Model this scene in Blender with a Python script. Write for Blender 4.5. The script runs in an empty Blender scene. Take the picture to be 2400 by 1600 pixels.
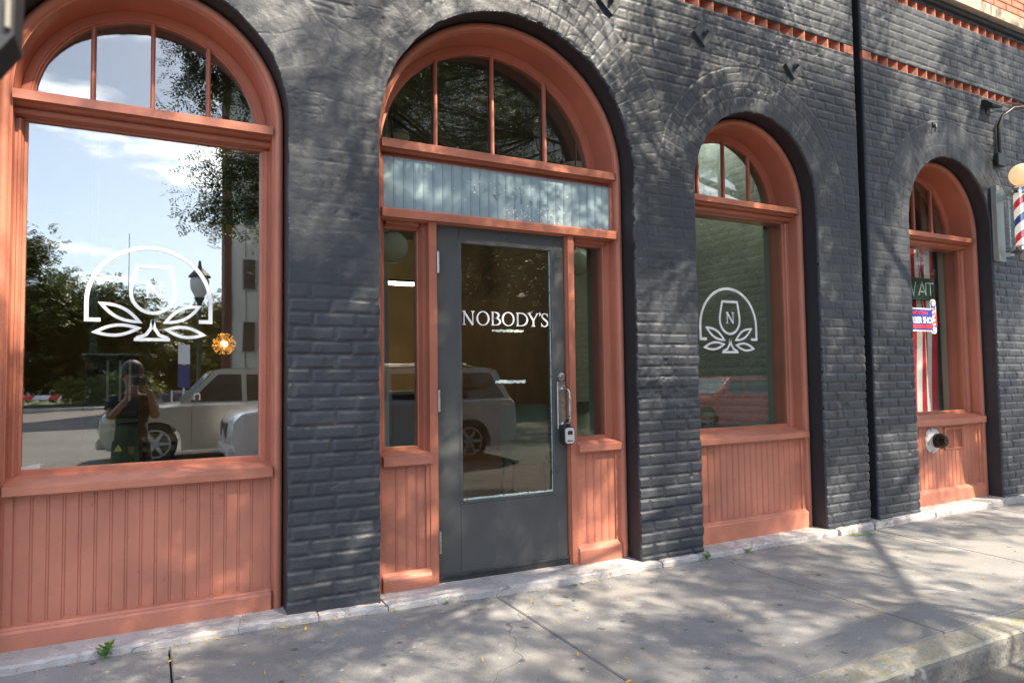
import bpy, math, random
import numpy as np
from mathutils import Vector, Matrix
random.seed(7); rng = np.random.default_rng(7)
R = math.radians
C = bpy.context.scene
COL = C.collection
# ------------------------------------------------------------------ camera
CAMY, CAMZ = -3.67, 1.27
yaw, pitch, roll = 0.48978783, 0.04942625, -0.0130564
cd = bpy.data.cameras.new("camera"); cam = bpy.data.objects.new("camera", cd); COL.objects.link(cam)
cd.lens = 36 * 1620 / 2400; cd.sensor_width = 36; cd.clip_start = 0.02; cd.clip_end = 800
def _rm():
    cy, sy = math.cos(yaw), math.sin(yaw)
    Ry = Matrix(((cy, -sy, 0), (sy, cy, 0), (0, 0, 1)))
    A = Matrix(((1, 0, 0), (0, 0, -1), (0, 1, 0)))
    cp, sp = math.cos(pitch), math.sin(pitch)
    Rp = Matrix(((1, 0, 0), (0, cp, sp), (0, -sp, cp)))
    cr, sr = math.cos(roll), math.sin(roll)
    Rr = Matrix(((cr, -sr, 0), (sr, cr, 0), (0, 0, 1)))
    return Rr @ Rp @ A @ Ry
M = _rm().transposed()
M = M @ Matrix(((1, 0, 0), (0, -1, 0), (0, 0, -1)))
cam.matrix_world = Matrix.Translation((0, CAMY, CAMZ)) @ M.to_4x4()
cd.dof.use_dof = True; cd.dof.focus_distance = 4.6; cd.dof.aperture_fstop = 5.0
C.camera = cam
# ------------------------------------------------------------------ light
SUN_EL, SUN_AZ = R(47), R(26)          # azimuth measured from the street side (-y) toward +x
sv = Vector((math.sin(SUN_AZ) * math.cos(SUN_EL), -math.cos(SUN_AZ) * math.cos(SUN_EL), math.sin(SUN_EL)))
sd = bpy.data.lights.new("sun", 'SUN'); sd.energy = 5.0; sd.angle = R(0.53); sd.color = (1, .88, .70)
so = bpy.data.objects.new("sun", sd); COL.objects.link(so)
so.rotation_euler = sv.to_track_quat('Z', 'Y').to_euler()
W = bpy.data.worlds.new("World"); C.world = W; W.use_nodes = True
nt = W.node_tree; nt.nodes.clear()
def NN(nt, t, **k):
    n = nt.nodes.new(t)
    for a, b in k.items():
        if hasattr(n, a): setattr(n, a, b)
    return n
wo = NN(nt, 'ShaderNodeOutputWorld'); bg = NN(nt, 'ShaderNodeBackground'); sky = NN(nt, 'ShaderNodeTexSky')
sky.sky_type = 'NISHITA'; sky.sun_disc = False; sky.sun_elevation = SUN_EL
sky.sun_rotation = math.atan2(sv.x, sv.y)
sky.air_density = 1.0; sky.dust_density = 2.2; sky.ozone_density = 1.4
tc = NN(nt, 'ShaderNodeTexCoord'); mp = NN(nt, 'ShaderNodeMapping'); mp.inputs['Scale'].default_value = (1, 1, 2.6)
mp.inputs['Location'].default_value = (.35, .1, 0)
cn = NN(nt, 'ShaderNodeTexNoise'); cn.inputs['Scale'].default_value = 5.0; cn.inputs['Detail'].default_value = 7; cn.inputs['Roughness'].default_value = .55
cr_ = NN(nt, 'ShaderNodeMapRange'); cr_.inputs['From Min'].default_value = .53; cr_.inputs['From Max'].default_value = .68
cr_.interpolation_type = 'SMOOTHSTEP'
mx = NN(nt, 'ShaderNodeMix', data_type='RGBA'); mx.inputs['B'].default_value = (17, 17.2, 17.6, 1)
nt.links.new(tc.outputs['Generated'], mp.inputs['Vector']); nt.links.new(mp.outputs[0], cn.inputs['Vector'])
nt.links.new(cn.outputs['Fac'], cr_.inputs['Value']); nt.links.new(cr_.outputs[0], mx.inputs['Factor'])
sz = NN(nt, 'ShaderNodeSeparateXYZ'); nt.links.new(tc.outputs['Generated'], sz.inputs[0])
vz = NN(nt, 'ShaderNodeMapRange'); vz.interpolation_type = 'SMOOTHSTEP'; vz.inputs['From Min'].default_value = -.05; vz.inputs['From Max'].default_value = .55; vz.inputs['To Min'].default_value = .55; vz.inputs['To Max'].default_value = .0
nt.links.new(sz.outputs[2], vz.inputs['Value'])
m2 = NN(nt, 'ShaderNodeMix', data_type='RGBA'); m2.inputs['B'].default_value = (8.5, 10.5, 13, 1)
nt.links.new(vz.outputs[0], m2.inputs['Factor']); nt.links.new(sky.outputs[0], m2.inputs['A']); nt.links.new(m2.outputs['Result'], mx.inputs['A']); nt.links.new(mx.outputs['Result'], bg.inputs['Color'])
bg.inputs['Strength'].default_value = .122
nt.links.new(bg.outputs[0], wo.inputs['Surface'])
C.view_settings.view_transform = 'Standard'; C.view_settings.look = 'None'; C.view_settings.gamma = 1
C.view_settings.exposure = 1.46
C.cycles.max_bounces = 8; C.cycles.transparent_max_bounces = 16; C.cycles.glossy_bounces = 5
C.cycles.caustics_reflective = False; C.cycles.caustics_refractive = False
C.cycles.use_denoising = True

# ------------------------------------------------------------------ materials
MATS = {}
def mat(name, col, rough=.6, metal=0, bump=0, bscale=40, bdetail=4, var=0, vscale=3, var_col=None, spots=None, coat=0, emit=None, estr=0, spec=.5, bdist=.01, trans=0, wear=None):
    if name in MATS: return MATS[name]
    m = bpy.data.materials.new(name); m.use_nodes = True; t = m.node_tree; t.nodes.clear()
    o = NN(t, 'ShaderNodeOutputMaterial'); p = NN(t, 'ShaderNodeBsdfPrincipled'); t.links.new(p.outputs[0], o.inputs[0])
    g = NN(t, 'ShaderNodeNewGeometry')
    pos = g.outputs['Position']
    cur = None
    rgb = NN(t, 'ShaderNodeRGB'); rgb.outputs[0].default_value = (*col, 1); cur = rgb.outputs[0]
    if var:
        n = NN(t, 'ShaderNodeTexNoise'); n.inputs['Scale'].default_value = vscale; n.inputs['Detail'].default_value = 5
        t.links.new(pos, n.inputs['Vector'])
        r = NN(t, 'ShaderNodeMapRange'); r.inputs['From Min'].default_value = .35; r.inputs['From Max'].default_value = .65
        t.links.new(n.outputs['Fac'], r.inputs['Value'])
        x = NN(t, 'ShaderNodeMix', data_type='RGBA')
        c2 = var_col or tuple(c * (1 - var) for c in col)
        x.inputs['B'].default_value = (*c2, 1); t.links.new(cur, x.inputs['A']); t.links.new(r.outputs[0], x.inputs['Factor'])
        cur = x.outputs['Result']
    for sp in (spots or []):   # (scale, threshold, colour, strength)
        n = NN(t, 'ShaderNodeTexNoise'); n.inputs['Scale'].default_value = sp[0]; n.inputs['Detail'].default_value = 2
        ofs = NN(t, 'ShaderNodeVectorMath', operation='ADD'); ofs.inputs[1].default_value = (sp[0] * .37, 5.1, sp[1] * 7)
        t.links.new(pos, ofs.inputs[0]); t.links.new(ofs.outputs[0], n.inputs['Vector'])
        r = NN(t, 'ShaderNodeMapRange'); r.inputs['From Min'].default_value = sp[1]; r.inputs['From Max'].default_value = sp[1] + .03
        r.inputs['To Max'].default_value = sp[3]
        t.links.new(n.outputs['Fac'], r.inputs['Value'])
        x = NN(t, 'ShaderNodeMix', data_type='RGBA'); x.inputs['B'].default_value = (*sp[2], 1)
        t.links.new(cur, x.inputs['A']); t.links.new(r.outputs[0], x.inputs['Factor']); cur = x.outputs['Result']
    t.links.new(cur, p.inputs['Base Color'])
    p.inputs['Roughness'].default_value = rough; p.inputs['Metallic'].default_value = metal
    p.inputs['Specular IOR Level'].default_value = spec
    if coat: p.inputs['Coat Weight'].default_value = coat; p.inputs['Coat Roughness'].default_value = .03
    if trans: p.inputs['Subsurface Weight'].default_value = 0
    if emit: p.inputs['Emission Color'].default_value = (*emit, 1); p.inputs['Emission Strength'].default_value = estr
    if bump:
        n = NN(t, 'ShaderNodeTexNoise'); n.inputs['Scale'].default_value = bscale; n.inputs['Detail'].default_value = bdetail
        t.links.new(pos, n.inputs['Vector'])
        b = NN(t, 'ShaderNodeBump'); b.inputs['Strength'].default_value = bump; b.inputs['Distance'].default_value = bdist
        t.links.new(n.outputs['Fac'], b.inputs['Height']); t.links.new(b.outputs[0], p.inputs['Normal'])
        rr = NN(t, 'ShaderNodeMapRange'); rr.inputs['To Min'].default_value = max(0, rough - .1); rr.inputs['To Max'].default_value = min(1, rough + .12)
        t.links.new(n.outputs['Fac'], rr.inputs['Value']); t.links.new(rr.outputs[0], p.inputs['Roughness'])
    MATS[name] = m; return m
def glass(name, refl, tint=(.9, .95, .92), wav=0.0, ws=2.0):
    if name in MATS: return MATS[name]
    m = bpy.data.materials.new(name); m.use_nodes = True; t = m.node_tree; t.nodes.clear()
    o = NN(t, 'ShaderNodeOutputMaterial'); x = NN(t, 'ShaderNodeMixShader')
    tr = NN(t, 'ShaderNodeBsdfTransparent'); tr.inputs[0].default_value = (*tint, 1)
    gl = NN(t, 'ShaderNodeBsdfGlossy'); gl.inputs['Roughness'].default_value = 0
    fr = NN(t, 'ShaderNodeFresnel'); gq = NN(t, 'ShaderNodeNewGeometry'); iq = NN(t, 'ShaderNodeMapRange')
    iq.inputs['To Min'].default_value = 1.5; iq.inputs['To Max'].default_value = 1 / 1.5      # same reflectance from both sides of the sheet
    t.links.new(gq.outputs['Backfacing'], iq.inputs['Value']); t.links.new(iq.outputs[0], fr.inputs['IOR'])
    mr = NN(t, 'ShaderNodeMapRange'); mr.inputs['From Min'].default_value = .04; mr.inputs['To Min'].default_value = refl
    t.links.new(fr.outputs[0], mr.inputs['Value']); t.links.new(mr.outputs[0], x.inputs[0])
    t.links.new(tr.outputs[0], x.inputs[1]); t.links.new(gl.outputs[0], x.inputs[2]); t.links.new(x.outputs[0], o.inputs[0])
    if wav:
        g = NN(t, 'ShaderNodeNewGeometry'); n = NN(t, 'ShaderNodeTexNoise'); n.inputs['Scale'].default_value = ws; n.inputs['Detail'].default_value = 1
        b = NN(t, 'ShaderNodeBump'); b.inputs['Strength'].default_value = wav; b.inputs['Distance'].default_value = .002
        t.links.new(g.outputs['Position'], n.inputs['Vector']); t.links.new(n.outputs['Fac'], b.inputs['Height'])
        t.links.new(b.outputs[0], gl.inputs['Normal'])
    MATS[name] = m; return m

M_WALL = mat('charcoal painted masonry', (.047, .053, .064), .50, bump=.3, bscale=90, bdist=.004, var=.25, vscale=4, spots=[(140, .76, (.4, .38, .36), .6)])
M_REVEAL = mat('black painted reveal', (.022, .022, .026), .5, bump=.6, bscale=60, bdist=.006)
M_RED = mat('brick red paint', (.50, .175, .108), .42, bump=.28, bscale=55, bdist=.004, var=.2, vscale=2.6, spots=[(160, .78, (.75, .5, .42), .5), (110, .77, (.16, .05, .03), .6)])
M_REDP = mat('faded brick red paint', (.56, .21, .138), .45, bump=.35, bscale=45, bdist=.004, var=.24, vscale=3.0, spots=[(150, .755, (.8, .62, .55), .6), (16, .72, (.30, .09, .05), .4), (100, .765, (.2, .07, .05), .6)])
M_BLUE = mat('pale blue paint', (.29, .395, .435), .62, bump=.3, bscale=50, bdist=.004, var=.15, vscale=3, spots=[(90, .765, (.8, .8, .78), .5)])
M_DOOR = mat('dark slate door paint', (.074, .077, .080), .45, bump=.15, bscale=60, bdist=.003, var=.15, vscale=3, spots=[(170, .765, (.5, .48, .45), .55)])
M_STONE = mat('pale granite', (.50, .47, .46), .8, bump=.8, bscale=30, bdist=.012, var=.25, vscale=5, spots=[(70, .66, (.14, .13, .12), .6), (9, .64, (.34, .30, .29), .7)])
M_KERBTOP = mat('worn yellow kerb paint', (.33, .30, .20), .8, bump=.8, bscale=35, bdist=.012, var=.5, vscale=9, var_col=(.36, .34, .28), spots=[(11, .52, (.33, .32, .29), .85), (60, .62, (.2, .19, .17), .6)])
M_KERB = mat('weathered kerb concrete', (.25, .24, .22), .85, bump=1, bscale=28, bdist=.015, var=.45, vscale=5, spots=[(45, .62, (.1, .1, .09), .6), (7, .62, (.42, .40, .36), .7)])
M_PAVE = mat('sidewalk concrete', (.272, .268, .264), .8, bump=.7, bscale=220, bdist=.004, var=.22, vscale=2.1, spots=[(260, .60, (.50, .48, .45), .55), (230, .62, (.12, .12, .12), .6), (16, .70, (.10, .10, .10), .6), (1.6, .56, (.22, .20, .18), .35)])
def voro(m, kind, scale, thr, col, fac, seed):
    t = m.node_tree; p = [n for n in t.nodes if n.type == 'BSDF_PRINCIPLED'][0]; src = p.inputs['Base Color'].links[0].from_socket
    g = NN(t, 'ShaderNodeNewGeometry'); ds = NN(t, 'ShaderNodeTexNoise'); ds.inputs['Scale'].default_value = 3 if kind == 'crack' else 30
    ad = NN(t, 'ShaderNodeVectorMath', operation='MULTIPLY_ADD'); k = .5 if kind == 'crack' else .03; ad.inputs[1].default_value = (k, k, k)
    t.links.new(g.outputs['Position'], ds.inputs['Vector']); t.links.new(ds.outputs['Color'], ad.inputs[0]); t.links.new(g.outputs['Position'], ad.inputs[2])
    o2 = NN(t, 'ShaderNodeVectorMath', operation='ADD'); o2.inputs[1].default_value = (seed, seed * .7, 0); t.links.new(ad.outputs[0], o2.inputs[0])
    v = NN(t, 'ShaderNodeTexVoronoi', feature='DISTANCE_TO_EDGE' if kind == 'crack' else 'F1'); v.voronoi_dimensions = '2D'; v.inputs['Scale'].default_value = scale
    t.links.new(o2.outputs[0], v.inputs['Vector']); r = NN(t, 'ShaderNodeMapRange'); r.inputs['From Min'].default_value = thr; r.inputs['From Max'].default_value = thr * .6; r.inputs['To Max'].default_value = fac
    t.links.new(v.outputs['Distance'], r.inputs['Value']); x = NN(t, 'ShaderNodeMix', data_type='RGBA'); x.inputs['B'].default_value = (*col, 1)
    t.links.new(src, x.inputs['A']); t.links.new(r.outputs[0], x.inputs['Factor']); t.links.new(x.outputs['Result'], p.inputs['Base Color'])
voro(M_PAVE, 'dot', 2.2, .042, (.075, .075, .078), .75, 3.3); voro(M_PAVE, 'dot', 4.3, .035, (.62, .60, .56), .5, 9.1); voro(M_PAVE, 'crack', .33, .0012, (.07, .065, .06), .7, 1.7)
voro(M_STONE, 'crack', 1.3, .004, (.12, .11, .10), .7, 4.2)
M_ROAD = mat('asphalt', (.13, .125, .12), .85, bump=.8, bscale=120, bdist=.008, var=.3, vscale=.5, spots=[(200, .62, (.3, .29, .27), .5)])
M_GAP = mat('dirt in joints', (.03, .026, .022), .95)
M_MORT = mat('pink granite stringcourse', (.42, .36, .28), .75, bump=.6, bscale=30, var=.2, vscale=4)
M_REDBR = mat('salmon painted brick', (.50, .17, .10), .6, bump=.6, bscale=30, bdist=.01, var=.3, vscale=8)
M_STEEL = mat('brushed nickel', (.55, .53, .50), .3, 1, bump=.2, bscale=80, bdist=.002, var=.3, vscale=30)
M_CHROME = mat('chrome', (.75, .75, .76), .08, 1)
M_BLACK = mat('black metal', (.015, .015, .017), .4)
M_RUBBER = mat('black plastic', (.02, .02, .02), .55)
M_WHITE = mat('white vinyl', (.85, .86, .87), .5, emit=None)
M_PUTTY = mat('pale glazing putty', (.55, .66, .60), .8, bump=.8, bscale=60, spots=[(40, .6, (.1, .11, .1), .8)])
M_SILV = mat('champagne silver car paint', (.50, .47, .41), .30, .35, coat=1)
M_CARW = mat('white car paint', (.74, .75, .76), .3, coat=1)
M_NAVY = mat('navy car paint', (.012, .02, .06), .25, .2, coat=1)
M_CARRED = mat('red car paint', (.72, .02, .03), .25, coat=1)
M_TYRE = mat('tyre rubber', (.02, .02, .02), .8)
M_CARGL = mat('car window glass', (.02, .03, .035), .03, spec=1)
M_LAMPGL = mat('headlight lens', (.5, .52, .55), .1, .6)
M_BARK = mat('dark bark', (.045, .035, .028), .9, bump=1, bscale=25, bdist=.02)
def leafmat(name, a, b, c=None):
    m = bpy.data.materials.new(name); m.use_nodes = True; t = m.node_tree; t.nodes.clear()
    o = NN(t, 'ShaderNodeOutputMaterial'); d = NN(t, 'ShaderNodeBsdfPrincipled'); tl = NN(t, 'ShaderNodeBsdfTranslucent'); x = NN(t, 'ShaderNodeMixShader')
    x.inputs[0].default_value = .3
    g = NN(t, 'ShaderNodeNewGeometry'); rp = NN(t, 'ShaderNodeValToRGB'); n = NN(t, 'ShaderNodeTexNoise'); n.inputs['Scale'].default_value = 1.6
    t.links.new(g.outputs['Position'], n.inputs['Vector'])
    ad = NN(t, 'ShaderNodeMath', operation='MULTIPLY_ADD'); ad.inputs[1].default_value = .55
    t.links.new(g.outputs['Random Per Island'], ad.inputs[0])
    sb = NN(t, 'ShaderNodeMath', operation='MULTIPLY'); sb.inputs[1].default_value = .5
    t.links.new(n.outputs['Fac'], sb.inputs[0]); t.links.new(sb.outputs[0], ad.inputs[2])
    t.links.new(ad.outputs[0], rp.inputs[0])
    rp.color_ramp.elements[0].position = .15; rp.color_ramp.elements[1].position = .8
    rp.color_ramp.elements[0].color = (*a, 1); rp.color_ramp.elements[1].color = (*b, 1)
    if c:
        e = rp.color_ramp.elements.new(.93); e.color = (*c, 1)
    t.links.new(rp.outputs[0], d.inputs['Base Color']); t.links.new(rp.outputs[0], tl.inputs[0]); d.inputs['Roughness'].default_value = .5
    t.links.new(d.outputs[0], x.inputs[1]); t.links.new(tl.outputs[0], x.inputs[2]); t.links.new(x.outputs[0], o.inputs[0])
    return m
M_LEAF = leafmat('locust leaves', (.03, .06, .012), (.10, .16, .03), (.30, .24, .03))
M_LEAFF = leafmat('distant leaves', (.035, .06, .015), (.11, .15, .04))
M_LEAFH = leafmat('hedge leaves', (.10, .15, .03), (.22, .26, .07))
G_BIG = glass('window glass with a mirror tint', .27, (.93, .96, .94), .25, 1.6)
G_LUN = glass('mirroring lunette glass', .17, (.9, .93, .92), .5, 3)
G_DOOR = glass('clear door glass', .07, (.93, .95, .92), .2, 2.5)
G_OLD = glass('old wavy lunette glass', .075, (.9, .93, .92), .5, 3)
G_BARB = glass('clear shop glass', .035, (.93, .95, .94), .1, 2)

# ------------------------------------------------------------------ object helpers
def origin(o):
    v = Vector((0, 0, 0))
    while o is not None: v = v + o.location; o = o.parent
    return v
def mesh_obj(name, V, F, m, parent=None, smooth=False, local=False):
    V = np.asarray(V, dtype=np.float64).reshape(-1, 3)
    if parent is not None and not local:
        V = V - np.array(origin(parent))
    me = bpy.data.meshes.new(name)
    me.from_pydata(V.tolist(), [], [tuple(f) for f in F]); me.update()
    if smooth:
        me.polygons.foreach_set('use_smooth', [True] * len(me.polygons))
    me.materials.append(m)
    o = bpy.data.objects.new(name, me); COL.objects.link(o); o.parent = parent
    return o
def fast_mesh(name, V, Q, m, parent=None, smooth=False):
    V = np.asarray(V, np.float32)
    if parent is not None: V = V - np.array(origin(parent), np.float32)
    Q = np.asarray(Q, np.int32); k = Q.shape[1]
    me = bpy.data.meshes.new(name)
    me.vertices.add(len(V)); me.vertices.foreach_set('co', V.ravel())
    me.loops.add(Q.size); me.loops.foreach_set('vertex_index', Q.ravel())
    me.polygons.add(len(Q)); me.polygons.foreach_set('loop_start', np.arange(0, Q.size, k, dtype=np.int32))
    me.polygons.foreach_set('loop_total', np.full(len(Q), k, np.int32))
    if smooth: me.polygons.foreach_set('use_smooth', np.ones(len(Q), bool))
    me.update(calc_edges=True); me.validate()
    me.materials.append(m)
    o = bpy.data.objects.new(name, me); COL.objects.link(o); o.parent = parent
    return o
def root(name, loc, label, cat, group=None, rz=0):
    o = bpy.data.objects.new(name, None); COL.objects.link(o); o.location = loc; o.rotation_euler = (0, 0, rz)
    return tag(o, label, cat, group)
def tag(o, label=None, cat=None, group=None, kind=None):
    if label: o['label'] = label
    if cat: o['category'] = cat
    if group: o['group'] = group
    if kind: o['kind'] = kind
    return o
class MB:
    def __init__(s): s.V = []; s.F = []; s.sm = []
    def add(s, V, F):
        n = len(s.V); s.V += [tuple(v) for v in V]; s.F += [tuple(i + n for i in f) for f in F]; return s
    def box(s, x0, x1, y0, y1, z0, z1, b=0):
        if b <= 0:
            V = [(x, y, z) for z in (z0, z1) for y in (y0, y1) for x in (x0, x1)]
            return s.add(V, [(0, 2, 3, 1), (4, 5, 7, 6), (0, 1, 5, 4), (2, 6, 7, 3), (0, 4, 6, 2), (1, 3, 7, 5)])
        b = min(b, (x1 - x0) / 2.01, (y1 - y0) / 2.01, (z1 - z0) / 2.01)
        # chamfered box: three rings per axis via hull of 24 points
        V = []; idx = {}
        for ix, X in ((0, x0), (1, x1)):
            for iy, Y in ((0, y0), (1, y1)):
                for iz, Z in ((0, z0), (1, z1)):
                    sx = b if ix == 0 else -b; sy = b if iy == 0 else -b; sz = b if iz == 0 else -b
                    idx[(ix, iy, iz, 'x')] = len(V); V.append((X, Y + sy, Z + sz))
                    idx[(ix, iy, iz, 'y')] = len(V); V.append((X + sx, Y, Z + sz))
                    idx[(ix, iy, iz, 'z')] = len(V); V.append((X + sx, Y + sy, Z))
        F = []
        for i in (0, 1):
            f = [idx[(i, a, c, 'x')] for a, c in ((0, 0), (1, 0), (1, 1), (0, 1))]; F.append(f if i else f[::-1])
            f = [idx[(a, i, c, 'y')] for a, c in ((0, 0), (1, 0), (1, 1), (0, 1))]; F.append(f[::-1] if i else f)
            f = [idx[(a, c, i, 'z')] for a, c in ((0, 0), (1, 0), (1, 1), (0, 1))]; F.append(f if i else f[::-1])
        for a in (0, 1):
            for c in (0, 1):
                F.append([idx[(a, c, 0, 'x')], idx[(a, c, 1, 'x')], idx[(a, c, 1, 'y')], idx[(a, c, 0, 'y')]])
                F.append([idx[(a, 0, c, 'x')], idx[(a, 1, c, 'x')], idx[(a, 1, c, 'z')], idx[(a, 0, c, 'z')]])
                F.append([idx[(0, a, c, 'y')], idx[(1, a, c, 'y')], idx[(1, a, c, 'z')], idx[(0, a, c, 'z')]])
                for d in (0, 1): F.append([idx[(a, c, d, 'x')], idx[(a, c, d, 'y')], idx[(a, c, d, 'z')]])
        return s.add(V, F)
    def prism_x(s, x0, x1, prof):      # prof: list of (y,z) closed
        n = len(prof); V = [(x0, y, z) for y, z in prof] + [(x1, y, z) for y, z in prof]
        F = [tuple(range(n)), tuple(range(2 * n - 1, n - 1, -1))] + [(i, i + n, (i + 1) % n + n, (i + 1) % n) for i in range(n)]
        return s.add(V, F)
    def prism_z(s, z0, z1, prof):      # (x,y)
        n = len(prof); V = [(x, y, z0) for x, y in prof] + [(x, y, z1) for x, y in prof]
        F = [tuple(range(n - 1, -1, -1)), tuple(range(n, 2 * n))] + [(i, (i + 1) % n, (i + 1) % n + n, i + n) for i in range(n)]
        return s.add(V, F)
    def prism_y(s, y0, y1, prof):      # (x,z)
        n = len(prof); V = [(x, y0, z) for x, z in prof] + [(x, y1, z) for x, z in prof]
        F = [tuple(range(n)), tuple(range(2 * n - 1, n - 1, -1))] + [(i, i + n, (i + 1) % n + n, (i + 1) % n) for i in range(n)]
        return s.add(V, F)
    def tube(s, pts, rad, n=10, cap=True):
        pts = [Vector(p) for p in pts]; rads = rad if isinstance(rad, (list, tuple)) else [rad] * len(pts)
        V = []; F = []; up = None
        for i, p in enumerate(pts):
            d = (pts[min(i + 1, len(pts) - 1)] - pts[max(i - 1, 0)]).normalized()
            if up is None:
                up = Vector((0, 0, 1)) if abs(d.z) < .9 else Vector((1, 0, 0))
            a = d.cross(up).normalized(); b_ = a.cross(d).normalized(); up = b_
            for k in range(n):
                t = 2 * math.pi * k / n; V.append(tuple(p + (a * math.cos(t) + b_ * math.sin(t)) * rads[i]))
        for i in range(len(pts) - 1):
            for k in range(n):
                F.append((i * n + k, i * n + (k + 1) % n, (i + 1) * n + (k + 1) % n, (i + 1) * n + k))
        if cap: F += [tuple(range(n - 1, -1, -1)), tuple(range((len(pts) - 1) * n, len(pts) * n))]
        return s.add(V, F)
    def lathe(s, c, prof, axis='z', n=24):   # prof list (r,h)
        V = []; F = []
        for r, h in prof:
            for k in range(n):
                t = 2 * math.pi * k / n; a, b_ = r * math.cos(t), r * math.sin(t)
                if axis == 'z': V.append((c[0] + a, c[1] + b_, c[2] + h))
                elif axis == 'y': V.append((c[0] + a, c[1] + h, c[2] + b_))
                else: V.append((c[0] + h, c[1] + a, c[2] + b_))
        for i in range(len(prof) - 1):
            for k in range(n): F.append((i * n + k, i * n + (k + 1) % n, (i + 1) * n + (k + 1) % n, (i + 1) * n + k))
        F += [tuple(range(n)), tuple(range((len(prof) - 1) * n, len(prof) * n))]
        return s.add(V, F)
    def sphere(s, c, r, n=20, sz=1):
        m_ = n // 2
        return s.lathe(c, [(max(1e-4, r * math.sin(math.pi * i / m_)), -r * sz * math.cos(math.pi * i / m_)) for i in range(m_ + 1)], 'z', n)
    def stroke(s, pts, w, y, th=.0012, closed=False):      # ribbon in the xz plane, miter joined
        P = [np.array(p, float) for p in pts]; n = len(P); L = []; Rr = []
        for i in range(n):
            a = P[i - 1] if (i > 0 or closed) else None; b_ = P[(i + 1) % n] if (i < n - 1 or closed) else None
            d1 = (P[i] - a) if a is not None else (b_ - P[i]); d2 = (b_ - P[i]) if b_ is not None else d1
            d1 = d1 / (np.hypot(*d1) + 1e-9); d2 = d2 / (np.hypot(*d2) + 1e-9)
            n1 = np.array([-d1[1], d1[0]]); n2 = np.array([-d2[1], d2[0]]); mm = n1 + n2; mm /= (np.hypot(*mm) + 1e-9)
            k = 1 / max(.35, mm @ n1); wi = w[i] if isinstance(w, (list, tuple)) else w
            L.append(P[i] + mm * k * wi / 2); Rr.append(P[i] - mm * k * wi / 2)
        V = []
        for yy in (y, y - th):
            V += [(p[0], yy, p[1]) for p in L] + [(p[0], yy, p[1]) for p in Rr]
        F = []; m2 = 2 * n
        for i in range(n if closed else n - 1):
            j = (i + 1) % n
            F += [(i, j, n + j, n + i), (m2 + i, m2 + n + i, m2 + n + j, m2 + j), (i, m2 + i, m2 + j, j), (n + i, n + j, m2 + n + j, m2 + n + i)]
        return s.add(V, F)
    def build(s, name, m, parent=None, smooth=False, local=False):
        o = mesh_obj(name, s.V, s.F, m, parent, smooth, local)
        if smooth:
            o.data.set_sharp_from_angle(angle=R(35))
        return o

# ------------------------------------------------------------------ facade layout (measured)
OPEN = dict(A=(.025, .63, 2.63), B=(2.02, .885, 2.62), D=(4.088, .648, 2.59), E=(6.587, .663, 2.58))
GROOVE = (5.255, 5.372)
def stone_top(x): return float(np.interp(x, [-2, .7, 1.2, 2.4, 3.3, 5, 6, 9], [.085, .08, .062, .042, .034, .04, .05, .05]))
def pave_z(x): return float(.05 * (1 - min(1, max(0, (x - .5) / 1.7)) ** 1))
BAND1 = (3.925, 4.005); BAND2 = (4.55, 4.63)
# ---- the painted masonry as a real relief
def fbm(x, z, f, seed, oct=3):
    r = np.random.default_rng(seed); out = np.zeros_like(x); a = 1; tot = 0
    for o in range(oct):
        G = r.standard_normal((64, 64)).astype(np.float32); u = x * f % 64; v = z * f % 64
        i = np.floor(u).astype(int) % 64; j = np.floor(v).astype(int) % 64; fu = u - np.floor(u); fv = v - np.floor(v)
        fu = fu * fu * (3 - 2 * fu); fv = fv * fv * (3 - 2 * fv); i1 = (i + 1) % 64; j1 = (j + 1) % 64
        out += a * ((G[i, j] * (1 - fu) + G[i1, j] * fu) * (1 - fv) + (G[i, j1] * (1 - fu) + G[i1, j1] * fu) * fv)
        tot += a; a *= .5; f *= 2.03
    return out / tot
def sm(a, b, x):
    t = np.clip((x - a) / (b - a), 0, 1); return t * t * (3 - 2 * t)
def h2(i, j, seed):
    v = np.sin(i * 127.1 + j * 311.7 + seed * 74.7) * 43758.5453; return v - np.floor(v)
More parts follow.
